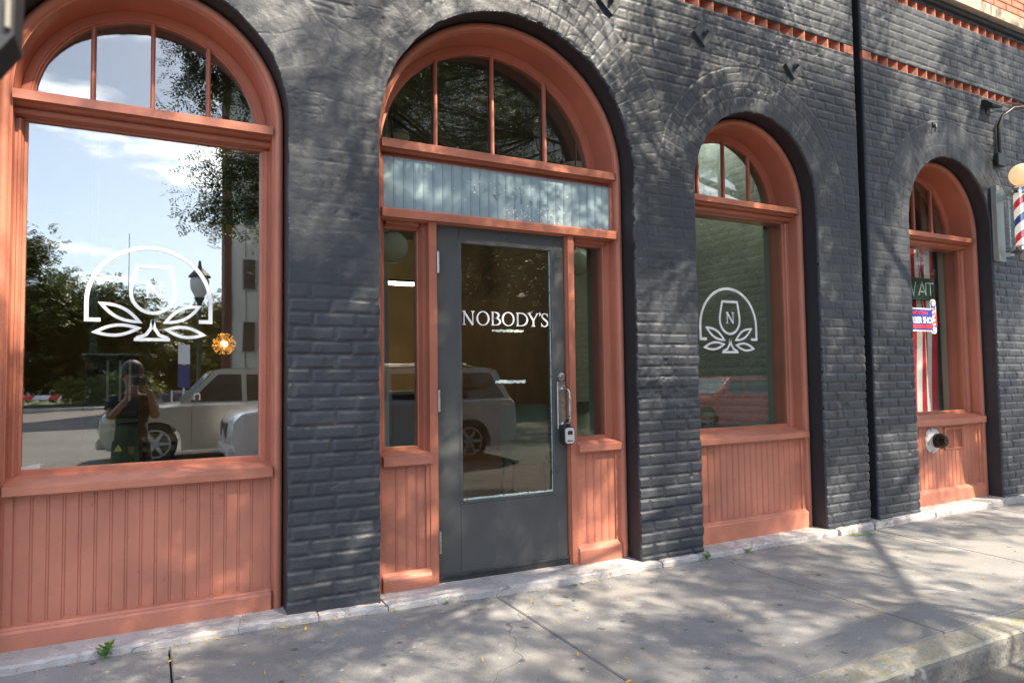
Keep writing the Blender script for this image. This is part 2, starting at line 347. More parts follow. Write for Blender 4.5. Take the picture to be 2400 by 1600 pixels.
def relief(X, Z):
    wx = X + .003 * fbm(X, Z, 9, 1); wz = Z + .0018 * fbm(X, Z, 6, 2) + .006 * np.sin(X * .9)
    ch, L = .0735, .222
    def courses(u, v, ch, L, seed, jw):
        j = np.floor(v / ch); off = (j % 2) * .5 + .12 * (h2(j, 0, seed) - .5)
        uu = u / L + off; i = np.floor(uu); du = np.minimum(uu - i, 1 - (uu - i)) * L; dv = np.minimum(v / ch - j, 1 - (v / ch - j)) * ch
        cl = .25 + 1.0 * h2(i, j, seed + 5)
        d = np.minimum(dv * 1.0, du * .68)
        prof = sm(jw * .40, jw * 1.0, d)
        face = (h2(i, j, seed + 1) - .5) * .0045 + (v / ch - j - .5) * (h2(i, j, seed + 2) - .5) * .0035
        deep = sm(.78, .95, h2(i, j, seed + 9)) * (1 - sm(.0, jw, dv)) * .006
        return prof, face, cl, deep
    p, f, c, dp = courses(wx, wz, ch, L, 3, .0135)
    # how crisp the joints read (old stucco and thick paint cover much of it)
    low = 1 - sm(1.55, 1.85, Z + .10 * fbm(X, Z, 1.5, 9))
    up = sm(3.15, 3.35, Z)
    crisp = np.maximum(low, up * .62) + .16
    crisp = np.where(X > 5.3, np.maximum(crisp, .72), crisp)
    crisp = np.where(X > 3, np.maximum(crisp, .38), crisp)
    crisp *= (.80 + .22 * fbm(X, Z, 1.1, 12))
    crisp = np.clip(crisp, .06, 1.15)
    H = (p - 1) * .0076 * crisp + f * crisp - dp * np.clip(crisp, .3, 1)
    for k, (cx, hw, zc) in OPEN.items():
        r = np.hypot(X - cx, Z - zc); th = np.arctan2(Z - zc, X - cx); rr = r - hw + .004 * fbm(X, Z, 6, 21)
        nring = 3; rh = .112; arc = .0735
        ring = np.floor(rr / rh); u = th * (hw + (ring + .5) * rh)
        uu = u / arc + h2(ring, 0, 77) ; i = np.floor(uu); du = np.minimum(uu - i, 1 - (uu - i)) * arc
        dv = np.minimum(rr / rh - ring, 1 - (rr / rh - ring)) * rh
        prof = np.minimum(sm(.001, .009, du), sm(.002, .012, dv))
        face = (h2(i, ring, 31) - .5) * .0045
        side = {'A': .2, 'B': np.where(X > cx + .1, .95, .18), 'D': .8, 'E': .6}[k]
        cc = np.clip(side * (.75 + .45 * fbm(X, Z, 1.4, 40)), .1, 1.2)
        Hr = (prof - 1) * .0068 * cc + face * cc + .001
        m = (Z > zc - .02) & (rr > -.05) & (rr < nring * rh)
        out = sm(0, .012, np.abs(rr - nring * rh))
        H = np.where(m, Hr, H)
        H = H - (1 - out) * .0035 * (Z > zc) * (rr > 0) * np.where(side > .5 if np.isscalar(side) else side > .5, 1, .4)
    # cracks and broad unevenness, thick paint grain
    c1 = np.abs(fbm(X * .55, Z * 1.7, 2.2, 51, 4)); H -= (1 - sm(.0, .022, c1)) * .0045 * (.35 + .65 * sm(-.2, .5, fbm(X, Z, 1.3, 52)))
    H += .0022 * fbm(X, Z, 3.1, 61) + .0009 * fbm(X, Z, 22, 62) + .0007 * fbm(X, Z, 60, 63)
    pits = fbm(X, Z, 14, 71, 2); H -= sm(1.45, 1.9, pits) * .010
    # broken patch low on the second pier and the third pier
    for (px, pz, s) in ((3.1, 1.20, .16), (4.95, .95, .07), (3.3, 1.02, .1)):
        g = np.exp(-(((X - px) / (s * 1.3)) ** 2 + ((Z - pz) / s) ** 2)); H += g * .009 * fbm(X, Z, 17, 81, 3) * 1.4
    # ragged arris on the sunlit right side of the middle arch
    cx, hw, zc = OPEN['B']; r = np.hypot(X - cx, Z - zc)
    H += (Z > zc) * (X > cx) * np.exp(-((r - hw) / .03) ** 2) * .012 * fbm(X, Z, 11, 90, 3)
    return H
def build_wall(x0, x1, z0, z1, sx, sz, name, parent, opens, bands):
    nx = int(round((x1 - x0) / sx)) + 1; nz = int(round((z1 - z0) / sz)) + 1
    xs = np.linspace(x0, x1, nx); zs = np.linspace(z0, z1, nz)
    # put grid lines exactly on the band edges
    for b in bands:
        for e in b: zs[np.argmin(abs(zs - e))] = e
    X, Z = np.meshgrid(xs, zs, indexing='ij'); X = X.copy(); Z = Z.copy()
    inside = np.zeros_like(X, bool)
    base = np.interp(X, [-2, .7, 1.2, 2.4, 3.3, 5, 6, 9], [.085, .08, .062, .042, .034, .04, .05, .05]) + .012 * fbm(X, X * 0 + 1.3, 9, 5)
    own = {}
    for k in opens:
        cx, hw, zc = OPEN[k]
        jit = .004 * fbm(X, Z, 16, 33) * (1 + 1.6 * ((k == 'B') & (X > cx) & (Z > zc - .6)))
        hh = hw - .001 + np.clip(jit, -.006, .012)
        ins = np.where(Z >= zc, np.hypot(X - cx, Z - zc) < hh, np.abs(X - cx) < hh)
        own[k] = (ins, hh); inside |= ins
    band_in = np.zeros((nx - 1, nz - 1), bool)
    zm = (zs[:-1] + zs[1:]) / 2
    for b in bands: band_in |= ((zm > b[0]) & (zm < b[1]))[None, :]
    low = Z < base
    Zc = np.where(low, np.minimum(base, Z + sz * 1.5), Z)
    a, b_, c, d = inside[:-1, :-1], inside[1:, :-1], inside[1:, 1:], inside[:-1, 1:]
    allin = a & b_ & c & d
    lo = low[:-1, :-1] & low[1:, :-1] & low[1:, 1:] & low[:-1, 1:]
    keep = ~(allin | band_in | lo)
    H = relief(X, Z)
    for k in opens:
        cx, hw, zc = OPEN[k]; ins, hh = own[k]
        r = np.hypot(X - cx, Z - zc) + 1e-9
        upm = ins & (Z >= zc); X2 = np.where(upm, cx + (X - cx) / r * hh, X); Zc = np.where(upm, zc + (Z - zc) / r * hh, Zc)
        dn = ins & (Z < zc); X2 = np.where(dn, cx + np.sign(X - cx) * hh, X2); X = X2
    H = H * np.interp(Z, [1.5, 1.9, 3.0, 3.4], [1, .62, .62, .72])
    Y = -H - .004
    idx = np.arange(nx * nz).reshape(nx, nz)
    Q = np.stack([idx[:-1, :-1], idx[1:, :-1], idx[1:, 1:], idx[:-1, 1:]], -1)[keep]
    V = np.stack([X, Y, Zc], -1).reshape(-1, 3)
    used = np.unique(Q); remap = -np.ones(nx * nz, int); remap[used] = np.arange(len(used)); V = V[used]; Q = remap[Q]
    # skirt along every open edge
    E = np.concatenate([Q[:, [0, 1]], Q[:, [1, 2]], Q[:, [2, 3]], Q[:, [3, 0]]]); key = np.sort(E, 1); kk = key[:, 0].astype(np.int64) * len(V) + key[:, 1]
    u, ix, cnt = np.unique(kk, return_index=True, return_counts=True); Be = E[ix[cnt == 1]]
    bv = np.unique(Be); nm = -np.ones(len(V), int); nm[bv] = len(V) + np.arange(len(bv)); SV = V[bv].copy(); SV[:, 1] = .02
    V = np.concatenate([V, SV]); SQ = np.stack([Be[:, 1], Be[:, 0], nm[Be[:, 0]], nm[Be[:, 1]]], 1)
    Q = np.concatenate([Q, SQ])
    return fast_mesh(name, V, Q, M_WALL, parent, smooth=True)

shop = root('brick_building', (2.3, 3.5, 0), 'charcoal painted brick shopfront with three large red-framed arches and a dark glazed door', 'building')
barber = root('brick_building', (7.5, 3.5, 0), 'charcoal brick barber shop building right of the black vertical groove, with one red arch', 'building')
build_wall(-1.3, GROOVE[0], -.02, 4.9, .0062, .0058, 'wall', shop, 'ABD', [BAND1])
build_wall(GROOVE[1], 9.3, -.02, 4.66, .0090, .0066, 'wall', barber, 'E', [BAND1, BAND2])
MB().box(-1.3, GROOVE[0], .002, .5, 4.93, 7.2).box(-9, -1.31, .0, .5, -.1, 7.2).build('upper_wall', M_WALL, shop)
# groove between the two buildings
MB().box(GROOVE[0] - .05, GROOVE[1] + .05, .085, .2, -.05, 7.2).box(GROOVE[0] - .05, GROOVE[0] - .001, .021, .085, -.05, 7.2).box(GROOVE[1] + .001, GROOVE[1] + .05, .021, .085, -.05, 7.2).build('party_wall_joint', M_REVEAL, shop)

def arch_pts(cx, r, zc, z0, n=40):
    P = [(cx - r, z0)]
    P += [(cx - r, z0 + (zc - z0) * k / 4) for k in range(1, 4)]
    P += [(cx - r * math.cos(math.pi * i / n), zc + r * math.sin(math.pi * i / n)) for i in range(n + 1)]
    P += [(cx + r, z0 + (zc - z0) * k / 4) for k in range(3, -1, -1)]
    return P
def arch_sweep(cx, hw, zc, z0, prof, full=True, n=44):
    """prof: closed list of (inset, y); swept up the left jamb, round the arch and down the right jamb."""
    mb = MB(); rows = []
    for ins, y in prof:
        r = hw - ins
        P = arch_pts(cx, r, zc, z0, n) if full else [(cx - r * math.cos(math.pi * i / n), zc + r * math.sin(math.pi * i / n)) for i in range(n + 1)]
        rows.append([(p[0], y, p[1]) for p in P])
    m_ = len(rows[0]); k = len(prof); V = [v for row in rows for v in row]; F = []
    for i in range(k):
        j = (i + 1) % k
        for t in range(m_ - 1): F.append((i * m_ + t, i * m_ + t + 1, j * m_ + t + 1, j * m_ + t))
    F += [tuple(i * m_ for i in range(k)), tuple(i * m_ + m_ - 1 for i in range(k - 1, -1, -1))]
    return mb.add(V, F)
def bead_prof(y0, i0, r, n=7):
    return [(i0 + r - r * math.cos(math.pi * t / n), y0 - r * .9 * math.sin(math.pi * t / n)) for t in range(n + 1)]
def beadboard(mb, x0, x1, z0, z1, y, pitch=.063, yb=None):
    yb = yb or y + .02
    n = max(1, round((x1 - x0) / pitch)); p = (x1 - x0) / n; prof = [(x0, y)]
    for i in range(1, n):
        x = x0 + i * p + random.uniform(-.0008, .0008)
        d = random.uniform(.003, .0055)
        prof += [(x - .0025, y), (x - .001, y + d), (x + .0006, y + d), (x + .002, y + .0004), (x + .006, y - .0012), (x + .009, y), (x + .0105, y + .0028), (x + .012, y)]
    prof += [(x1, y), (x1, yb), (x0, yb)]
    return mb.prism_z(z0, z1, prof)

def add_frame(par, k, zbar, zbot, ground, main_glass, lun_glass, nm, lab=None):
    """outer bead, jambs, soffit, lunette ring, transom bar and lunette mullions of one arch"""
    cx, hw, zc = OPEN[k]
    # masonry reveal (dark) behind the ragged wall edge
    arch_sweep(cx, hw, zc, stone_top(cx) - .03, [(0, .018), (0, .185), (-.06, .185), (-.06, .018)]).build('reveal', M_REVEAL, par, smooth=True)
    prof = [(.002, .16)] + bead_prof(.150, .004, .0235) + [(.053, .150), (.055, .156), (.060, .156), (.060, .44), (-.02, .44), (-.02, .19), (.002, .19)]
    fr = arch_sweep(cx, hw, zc, stone_top(cx) - .01, prof)
    ring = [(.058, .352), (.062, .346), (.098, .346), (.100, .352), (.108, .352), (.112, .362), (.118, .362), (.118, .40), (.058, .40)]
    arch_sweep(cx, hw, zc, zbar - .02, ring).build('tmp', M_RED)
    t = bpy.data.objects['tmp']; me = t.data; off = [tuple(v.co) for v in me.vertices]; fc = [tuple(p.vertices) for p in me.polygons]
    bpy.data.objects.remove(t); fr.add(off, fc)
    f = fr.build(nm, M_RED, par, smooth=True)
    if lab: f['label'] = lab
    xi = hw - .060
    # transom bar with its mouldings
    b = MB(); x0, x1 = cx - xi, cx + xi
    b.prism_x(x0, x1, [(.128, zbot), (.128, zbar - .004), (.132, zbar), (.385, zbar + .006), (.385, zbot - .06), (.30, zbot - .06), (.30, zbot - .058), (.262, zbot - .058), (.258, zbot - .052), (.235, zbot - .050), (.225, zbot - .046), (.212, zbot - .044), (.203, zbot - .034), (.205, zbot - .022), (.213, zbot - .014), (.185, zbot - .010), (.172, zbot)])
    b.build('transom_bar', M_RED, f, smooth=False)
    rg = hw - .118
    g = MB(); 
    P = [(cx - rg * math.cos(math.pi * i / 40), zc + rg * math.sin(math.pi * i / 40)) for i in range(41)]
    P = [(cx + rg, zbar)] + P[::-1] + [(cx - rg, zbar)]
    MB().prism_y(.378, .384, P[::-1]).build('lunette_pane', lun_glass, f)
    mu = MB(); n = 3
    for j in (-1, 0, 1):
        xm = cx + j * rg * .525; h = math.sqrt(rg * rg - (j * rg * .525) ** 2)
        mu = MB(); mu.prism_z(zbar + .001, zc + h + .004, [(xm - .011, .352), (xm - .004, .344), (xm + .004, .344), (xm + .011, .352), (xm + .011, .374), (xm - .011, .374)]); mu.build('mullion', M_RED, f)
    return f

def lower_window(par, k, zsill, zsb, zbot, glassm, parf, louver=None):
    cx, hw, zc = OPEN[k]; xi = hw - .060; x0, x1 = cx - xi, cx + xi; zt = zbot - .06
    # stops around the main pane
    s = MB()
    for sx in (-1, 1):
        xa = cx + sx * xi
        pr = [(xa, .235), (xa - sx * .012, .235), (xa - sx * .014, .228), (xa - sx * .024, .228), (xa - sx * .026, .238), (xa - sx * .032, .246), (xa - sx * .034, .262), (xa - sx * .046, .266), (xa - sx * .046, .30), (xa, .30)]
        s.prism_z(zsill + .02, zt, pr if sx < 0 else pr[::-1])
    s.prism_x(x0 + .046, x1 - .046, [(.262, zsill + .03), (.262, zsill + .052), (.274, zsill + .058), (.30, zsill + .058), (.30, zsill + .03)])
    s.build('glazing_stop', M_RED, parf)
    MB().box(x0 + .04, x1 - .04, .276, .282, zsill + .04, zt + .005).build('pane', glassm, parf)
    # sill with sloped top
    MB().prism_x(x0, x1, [(.098, zsb), (.096, zsill - .004), (.102, zsill), (.235, zsill + .026), (.262, zsill + .032), (.262, zsb + .01), (.17, zsb + .01), (.17, zsb)]).build('sill', M_REDP, parf)
    # beadboard panel and base rail
    zr = .182; p = MB(); zb = stone_top(cx)
    beadboard(p, x0 + .035, x1 - .035, zr - .02, zsb + .003, .168)
    for sx in (-1, 1):
        xa = cx + sx * xi; a, b_ = sorted((xa, xa - sx * .035)); p.box(a, b_, .152, .19, zr - .01, zsb, .003)
    p.prism_x(x0 + .035, x1 - .035, [(.150, zsb - .016), (.150, zsb + .002), (.19, zsb + .002), (.19, zsb - .016)])
    p.build('beadboard_panel', M_REDP, parf)
    MB().prism_x(x0, x1, [(.126, zb - .02), (.126, zr - .024), (.130, zr - .014), (.142, zr - .008), (.146, zr), (.165, zr + .004), (.2, zr + .004), (.2, zb - .02)]).build('base_rail', M_REDP, parf)

fA = add_frame(shop, 'A', 2.615, 2.570, 0, None, G_LUN, 'arched_window', 'large red-framed arched window mirroring sky, trees and parked cars')
lower_window(shop, 'A', .805, .765, 2.57, G_BIG, fA)
fD = add_frame(shop, 'D', 2.592, 2.548, 0, None, G_OLD, 'arched_window', 'red-framed arched window right of the door with a mint brick wall behind its white emblem')
lower_window(shop, 'D', .795, .752, 2.548, G_DOOR, fD)
fE = add_frame(barber, 'E', 2.552, 2.508, 0, None, G_OLD, 'arched_window')
lower_window(barber, 'E', .822, .765, 2.508, G_BARB, fE)
fB = add_frame(shop, 'B', 2.652, 2.602, 0, None, G_OLD, 'entrance_frame')
# ---- entrance details
cx, hw, zc = OPEN['B']; x0, x1 = cx - hw + .06, cx + hw - .06
p = MB(); beadboard(p, x0 + .02, x1 - .02, 2.245, 2.56, .178, .0615); p.build('fascia_panel', M_BLUE, fB)
MB().box(x0, x0 + .02, .165, .21, 2.25, 2.555).build('fascia_trim', M_RED, fB); MB().box(x1 - .022, x1, .160, .21, 2.25, 2.555, .003).build('fascia_trim', M_RED, fB)
MB().prism_x(x0, x1, [(.122, 2.192), (.120, 2.236), (.130, 2.247), (.24, 2.25), (.24, 2.186), (.16, 2.186), (.155, 2.192)]).build('door_head', M_RED, fB)
# peeling marks and old letter ghosts on the fascia
fx = MB(); 
for i in range(95):
    a = random.random(); px = 1.7 + a * .75 + random.gauss(0, .05); pz = 2.50 - .09 * random.random() - .10 * (i % 3 == 0) * random.random() if i < 35 else 2.27 + .11 * random.random() * min(1, a + .35)
    if i >= 35: px = 2.02 + .42 * random.random()
    r_ = random.choice((.003, .004, .004, .006)); n = 6
    fx.prism_y(.1758, .1785, [(px + r_ * random.uniform(.6, 1.3) * math.cos(t * math.pi / 3), pz + r_ * random.uniform(.6, 1.4) * math.sin(t * math.pi / 3)) for t in range(n)][::-1])
fx.build('peeled_paint', mat('bare primer', (.72, .72, .70), .8), fB)
gh = MB()
for (px, pz, dx, dz, w) in ((1.93, 2.40, .05, .02, .010), (1.96, 2.37, -.035, .055, .007), (2.08, 2.38, .02, .04, .009), (2.13, 2.37, .0, .09, .010), (2.135, 2.46, -.02, .02, .006), (2.19, 2.40, .02, -.02, .008), (2.25, 2.37, .004, .05, .01), (2.29, 2.375, .03, .012, .006), (2.41, 2.38, .02, -.02, .01), (2.05, 2.39, -.02, .02, .006), (1.80, 2.42, .0, .03, .006), (1.86, 2.41, .02, .03, .006)):
    gh.stroke([(px, pz), (px + dx * .6, pz + dz * .5), (px + dx, pz + dz)], [w * .4, w, w * .5], .1768, .0015)
gh.build('letter_ghost', mat('grey glue residue', (.17, .22, .25), .7), fB)
# door posts
MB().prism_z(stone_top(1.5) - .01, 2.19, [(1.486, .150), (1.534, .150), (1.534, .165), (1.542, .165), (1.542, .30), (1.486, .30)]).build('door_post', M_RED, fB)
MB().prism_z(stone_top(2.5) - .01, 2.19, [(2.462, .150), (2.509, .150), (2.509, .30), (2.455, .30), (2.455, .172), (2.462, .172)]).build('door_post', M_RED, fB)
def sidelight(xa, xb, zg):
    s = MB()
    for (e, d) in ((xa, 1), (xb, -1)):
        pr = [(e, .205), (e + d * .012, .205), (e + d * .014, .198), (e + d * .022, .198), (e + d * .024, .21), (e + d * .030, .222), (e + d * .036, .238), (e + d * .044, .24), (e + d * .044, .29), (e, .29)]
        s.prism_z(zg + .02, 2.19, pr if d > 0 else pr[::-1])
    s.prism_x(xa + .044, xb - .044, [(.20, 2.19), (.20, 2.166), (.225, 2.158), (.24, 2.146), (.29, 2.146), (.29, 2.19)])
    s.prism_x(xa + .044, xb - .044, [(.24, zg + .02), (.24, zg + .038), (.252, zg + .044), (.29, zg + .044), (.29, zg + .02)])
    s.build('glazing_stop', M_RED, fB)
    MB().box(xa + .04, xb - .04, .256, .262, zg + .035, 2.155).build('sidelight_pane', G_DOOR, fB)
    MB().prism_x(xa, xb, [(.118, .768), (.116, zg - .004), (.122, zg), (.2, zg + .020), (.245, zg + .026), (.245, .775), (.16, .775), (.16, .768)]).build('sill', M_REDP, fB)
    p = MB(); beadboard(p, xa + .02, xb - .02, .15, .772, .172, .058)
    p.box(xa, xa + .02, .158, .19, .15, .768).box(xb - .024, xb, .158, .19, .15, .768).box(xa + .02, xb - .024, .156, .19, .752, .770)
    p.build('beadboard_panel', M_REDP, fB)
    zb = stone_top((xa + xb) / 2)
    MB().prism_x(xa, xb, [(.132, zb - .02), (.132, .128), (.138, .142), (.15, .150), (.155, .165), (.2, .168), (.2, zb - .02)]).build('base_rail', M_REDP, fB)
sidelight(x0, 1.486, .819); sidelight(2.509, x1, .815)
# ---- door
dr = MB(); gx0, gx1, gz0, gz1 = 1.708, 2.352, .520, 2.086; dx0, dx1, dz0, dz1 = 1.545, 2.453, .062, 2.190
dr.box(dx0, gx0 - .012, .188, .232, dz0, dz1, .003).box(gx1 + .014, dx1, .188, .232, dz0, dz1, .003)
dr.box(gx0 - .0121, gx1 + .0141, .1885, .232, gz1 + .012, dz1 - .0005).box(gx0 - .0121, gx1 + .0141, .1885, .232, dz0 + .0005, gz0 - .016)
door = dr.build('door', M_DOOR, shop); door['label'] = 'dark slate half-glazed front door with white lettering'
mo = MB()
for (a, b_, c, d) in ((gx0 - .018, gx0 + .002, gz0 - .02, gz1 + .016), (gx1 - .002, gx1 + .02, gz0 - .02, gz1 + .016)): mo.box(a, b_, .183, .205, c, d, .004)
mo.box(gx0 + .0025, gx1 - .0025, .1835, .205, gz1 - .002, gz1 + .0155, .004).box(gx0 + .0025, gx1 - .0025, .1835, .205, gz0 - .0195, gz0 + .002, .004)
mo.build('glazing_bead', M_DOOR, door)
MB().box(gx0, gx1, .207, .213, gz0, gz1).build('door_pane', G_DOOR, door)
pu = MB(); n = 40
for (zz, s) in ((gz0 + .003, 1),):
    top = [(gx0 + .004 + (gx1 - gx0 - .008) * i / n, zz + .006 + .008 * abs(math.sin(i * 1.7)) * random.uniform(.3, 1)) for i in range(n + 1)]
    pu.prism_y(.198, .2065, [(gx0 + .004, zz - .001)] + [(gx1 - .004, zz - .001)] + top[::-1])
top = [(gx1 - .003 - .003 * random.random(), gz0 + (gz1 - gz0) * i / n) for i in range(n + 1)]
pu.prism_y(.198, .2065, top + [(gx1 - .001, gz1), (gx1 - .001, gz0)][::1])
pu.build('putty_edge', M_PUTTY, door)
MB().box(dx0 + .002, dx1 - .001, .176, .188, .050, .098, .003).prism_x(dx0 + .002, dx1 - .001, [(.170, .088), (.178, .094), (.182, .088), (.178, .082)]).build('door_sweep', mat('worn charcoal aluminium', (.06, .062, .065), .45, .4, bump=.3, bscale=60, var=.4, vscale=20), door)
for z in (1.95, 1.125, .30):
    h = MB(); h.tube([(1.5435, .150, z - .062), (1.5435, .150, z + .062)], .0085, 12)
    for q in (-.037, -.0125, .0125, .037): h.tube([(1.5435, .150, z + q - .001), (1.5435, .150, z + q + .001)], .0095, 12)
    h.tube([(1.5435, .150, z + .062), (1.5435, .150, z + .068)], .006, 10); h.box(1.536, 1.5435, .152, .187, z - .06, z + .06)
    h.box(1.5445, 1.549, .152, .1875, z - .06, z + .06)
    h.build('hinge', M_STEEL, door, smooth=True)
for xx in (1.985, 2.03):
    s = MB(); s.lathe((xx, .1885, 2.135), [(.006, 0), (.006, -.003), (.003, -.005)], 'y', 12)
    s.build('screw_head', M_DOOR, door, smooth=True)
# handle set
MB().lathe((2.418, .188, 1.258), [(.028, 0), (.028, -.006), (.026, -.009), (.022, -.010), (.021, -.015), (.014, -.017), (.013, -.014), (.006, -.014), (.006, -.019)], 'y', 28).build('deadbolt', M_STEEL, door, smooth=True)
MB().box(2.385, 2.450, .182, .188, .918, 1.228, .003).build('handle_plate', M_STEEL, door)
hd = MB(); hx = 2.424
hd.lathe((hx, .182, 1.180), [(.015, 0), (.014, -.006), (.008, -.012)], 'y', 16)
hd.tube([(hx, .172, 1.180), (hx, .150, 1.181), (hx + .006, .128, 1.176), (hx + .012, .118, 1.160), (hx + .013, .117, 1.140)], [.007, .007, .0075, .0075, .008], 12)
hd.lathe((hx + .013, .117, .985), [(.008, 0), (.012, .006), (.008, .013), (.011, .018), (.012, .024), (.0125, .075), (.012, .128), (.014, .133), (.009, .139), (.008, .156)], 'z', 18)
hd.tube([(hx + .013, .117, .988), (hx + .012, .118, .970), (hx + .006, .128, .957), (hx, .150, .952), (hx, .172, .952)], [.008, .0075, .0075, .007, .007], 12)
hd.lathe((hx, .182, .952), [(.015, 0), (.014, -.006), (.008, -.012)], 'y', 16)
hd.box(hx - .006, hx + .006, .150, .182, 1.196, 1.204, .002)
hd.build('pull_handle', M_STEEL, door, smooth=True)

# lock box hanging from the handle
lb = root('key_lock_box', (2.43, .13, .82), 'black and silver combination key lock box hanging from the door handle', 'lock box')
def rrect(cx, cz, w, h, r, n=5, taper=0):
    P = []
    for (sx, sz, a0) in ((1, 1, 0), (-1, 1, 90), (-1, -1, 180), (1, -1, 270)):
        for i in range(n + 1):
            a = R(a0 + 90 * i / n); ww = w * (1 - taper * (sz > 0))
            P.append((cx + sx * (ww / 2 - r) + r * math.cos(a), cz + sz * (h / 2 - r) + r * math.sin(a)))
    return P
MB().prism_y(.118, .168, rrect(2.430, .880, .084, .112, .02)[::-1]).build('body', M_RUBBER, lb)
MB().prism_y(.108, .118, rrect(2.430, .880, .066, .100, .018)[::-1]).build('front_plate', mat('silver lock face', (.62, .64, .63), .35, .3), lb)
MB().prism_y(.106, .1085, rrect(2.430, .898, .036, .024, .006)[::-1]).prism_y(.1045, .1065, [(2.418, .905), (2.418, .912), (2.442, .912), (2.442, .905)]).build('shutter', M_RUBBER, lb)
MB().tube([(2.407, .14, .930), (2.407, .14, .955), (2.412, .14, .970), (2.425, .14, .979), (2.438, .14, .975), (2.446, .14, .958), (2.447, .14, .930)], .0062, 12).build('shackle', M_RUBBER, lb, smooth=True)
def text(body, size, x, y, z, m, name, parent, rx=90, rz=0, sx=1, depth=.0006, bold=0, shear=0, align='CENTER'):
    cu = bpy.data.curves.new(name, 'FONT'); cu.body = body; cu.size = size; cu.align_x = align; cu.extrude = depth; cu.offset = bold; cu.shear = shear
    o = bpy.data.objects.new(name + '_tmp', cu); COL.objects.link(o)
    dg = bpy.context.evaluated_depsgraph_get(); me = bpy.data.meshes.new_from_object(o.evaluated_get(dg))
    bpy.data.objects.remove(o)
    Mx = Matrix.Translation((x, y, z)) @ Matrix.Rotation(R(rz), 4, 'Z') @ Matrix.Rotation(R(rx), 4, 'X') @ Matrix.Scale(sx, 4, (1, 0, 0))
    if parent is not None: Mx = Matrix.Translation(-origin(parent)) @ Mx
    me.transform(Mx); me.materials.clear(); me.materials.append(m)
    o = bpy.data.objects.new(name, me); COL.objects.link(o); o.parent = parent
    return o
text('Master', .016, 2.430, .1075, .842, M_BLACK, 'lettering', lb, bold=.0004, shear=.25)

# ---- vinyl emblem and lettering
def serif_N(mb, x, z, h, y, w=.95):
    W_ = h * w
    mb.stroke([(x + .14 * W_, z), (x + .14 * W_, z + h)], .085 * h, y); mb.stroke([(x + .86 * W_, z), (x + .86 * W_, z + h)], .085 * h, y)
    mb.stroke([(x + .10 * W_, z + h), (x + .88 * W_, z)], .17 * h, y - .0002)
    for (a, b_) in ((-.04, .34), (.66, 1.06)):
        mb.stroke([(x + a * W_, z + h - .02 * h), (x + b_ * W_, z + h - .02 * h)], .045 * h, y - .0004) if a > 0 or True else 0
    mb.stroke([(x - .04 * W_, z + .02 * h), (x + .34 * W_, z + .02 * h)], .045 * h, y - .0004)
def emblem(par, cx, ztop, sc, y):
    mb = MB(); kx, kz = .000733 * sc, .000827 * sc
    P = lambda px, py: (cx + (px - 908) * kx, ztop - (py - 195) * kz)
    w = .0195 * sc
    arc = [P(610, 655), P(528, 655)] + [P(908 - 380 * math.cos(math.pi * i / 40), 545 - 338 * math.sin(math.pi * i / 40)) for i in range(41)] + [P(1288, 655), P(1212, 655)]
    mb.stroke(arc, w, y)
    rim = [P(826, 322), P(1030, 322), P(1048, 410), P(1058, 470)]
    bowl = [P(922 + 136 * math.cos(a), 480 + 128 * math.sin(a)) for a in [math.pi * i / 18 for i in range(1, 18)]]
    mb.stroke(rim + bowl + [P(786, 470), P(800, 410)], w * .88, y, closed=True)
    nh = 100 * kz; serif_N(mb, P(872, 0)[0], P(0, 515)[1], nh, y, .98)
    def leaf(ax, ay, bx, by, bulge, flip):
        pts = []; n = 12
        for side in (1, -1):
            for i in range(n):
                t = i / n if side == 1 else 1 - i / n
                b_ = math.sin(math.pi * t) ** .9 * bulge * side
                dx, dy = bx - ax, by - ay; L = math.hypot(dx, dy)
                pts.append(P(ax + dx * t - dy / L * b_, ay + dy * t + dx / L * b_))
        mb.stroke(pts, w * .8, y, closed=True)
    leaf(612, 558, 838, 662, 32, 0); leaf(1212, 562, 1002, 662, 32, 0); leaf(580, 728, 832, 702, 30, 0); leaf(1010, 708, 1240, 738, 30, 0)
    mb.stroke([P(922, 650), P(912, 700), P(880, 742), P(822, 762)], [w * .9, w * .8, w * .8, w * .9], y)
    mb.stroke([P(922, 650), P(932, 700), P(962, 742), P(1016, 762)], [w * .9, w * .8, w * .8, w * .9], y)
    mb.stroke([P(808, 770), P(1029, 770)], w * .85, y - .0003)
    mb.build('emblem_decal', M_WHITE, par)
emblem(fA, .028, 1.952, 1.0, .2745); emblem(fD, 4.018, 1.935, 1.06, .2745)

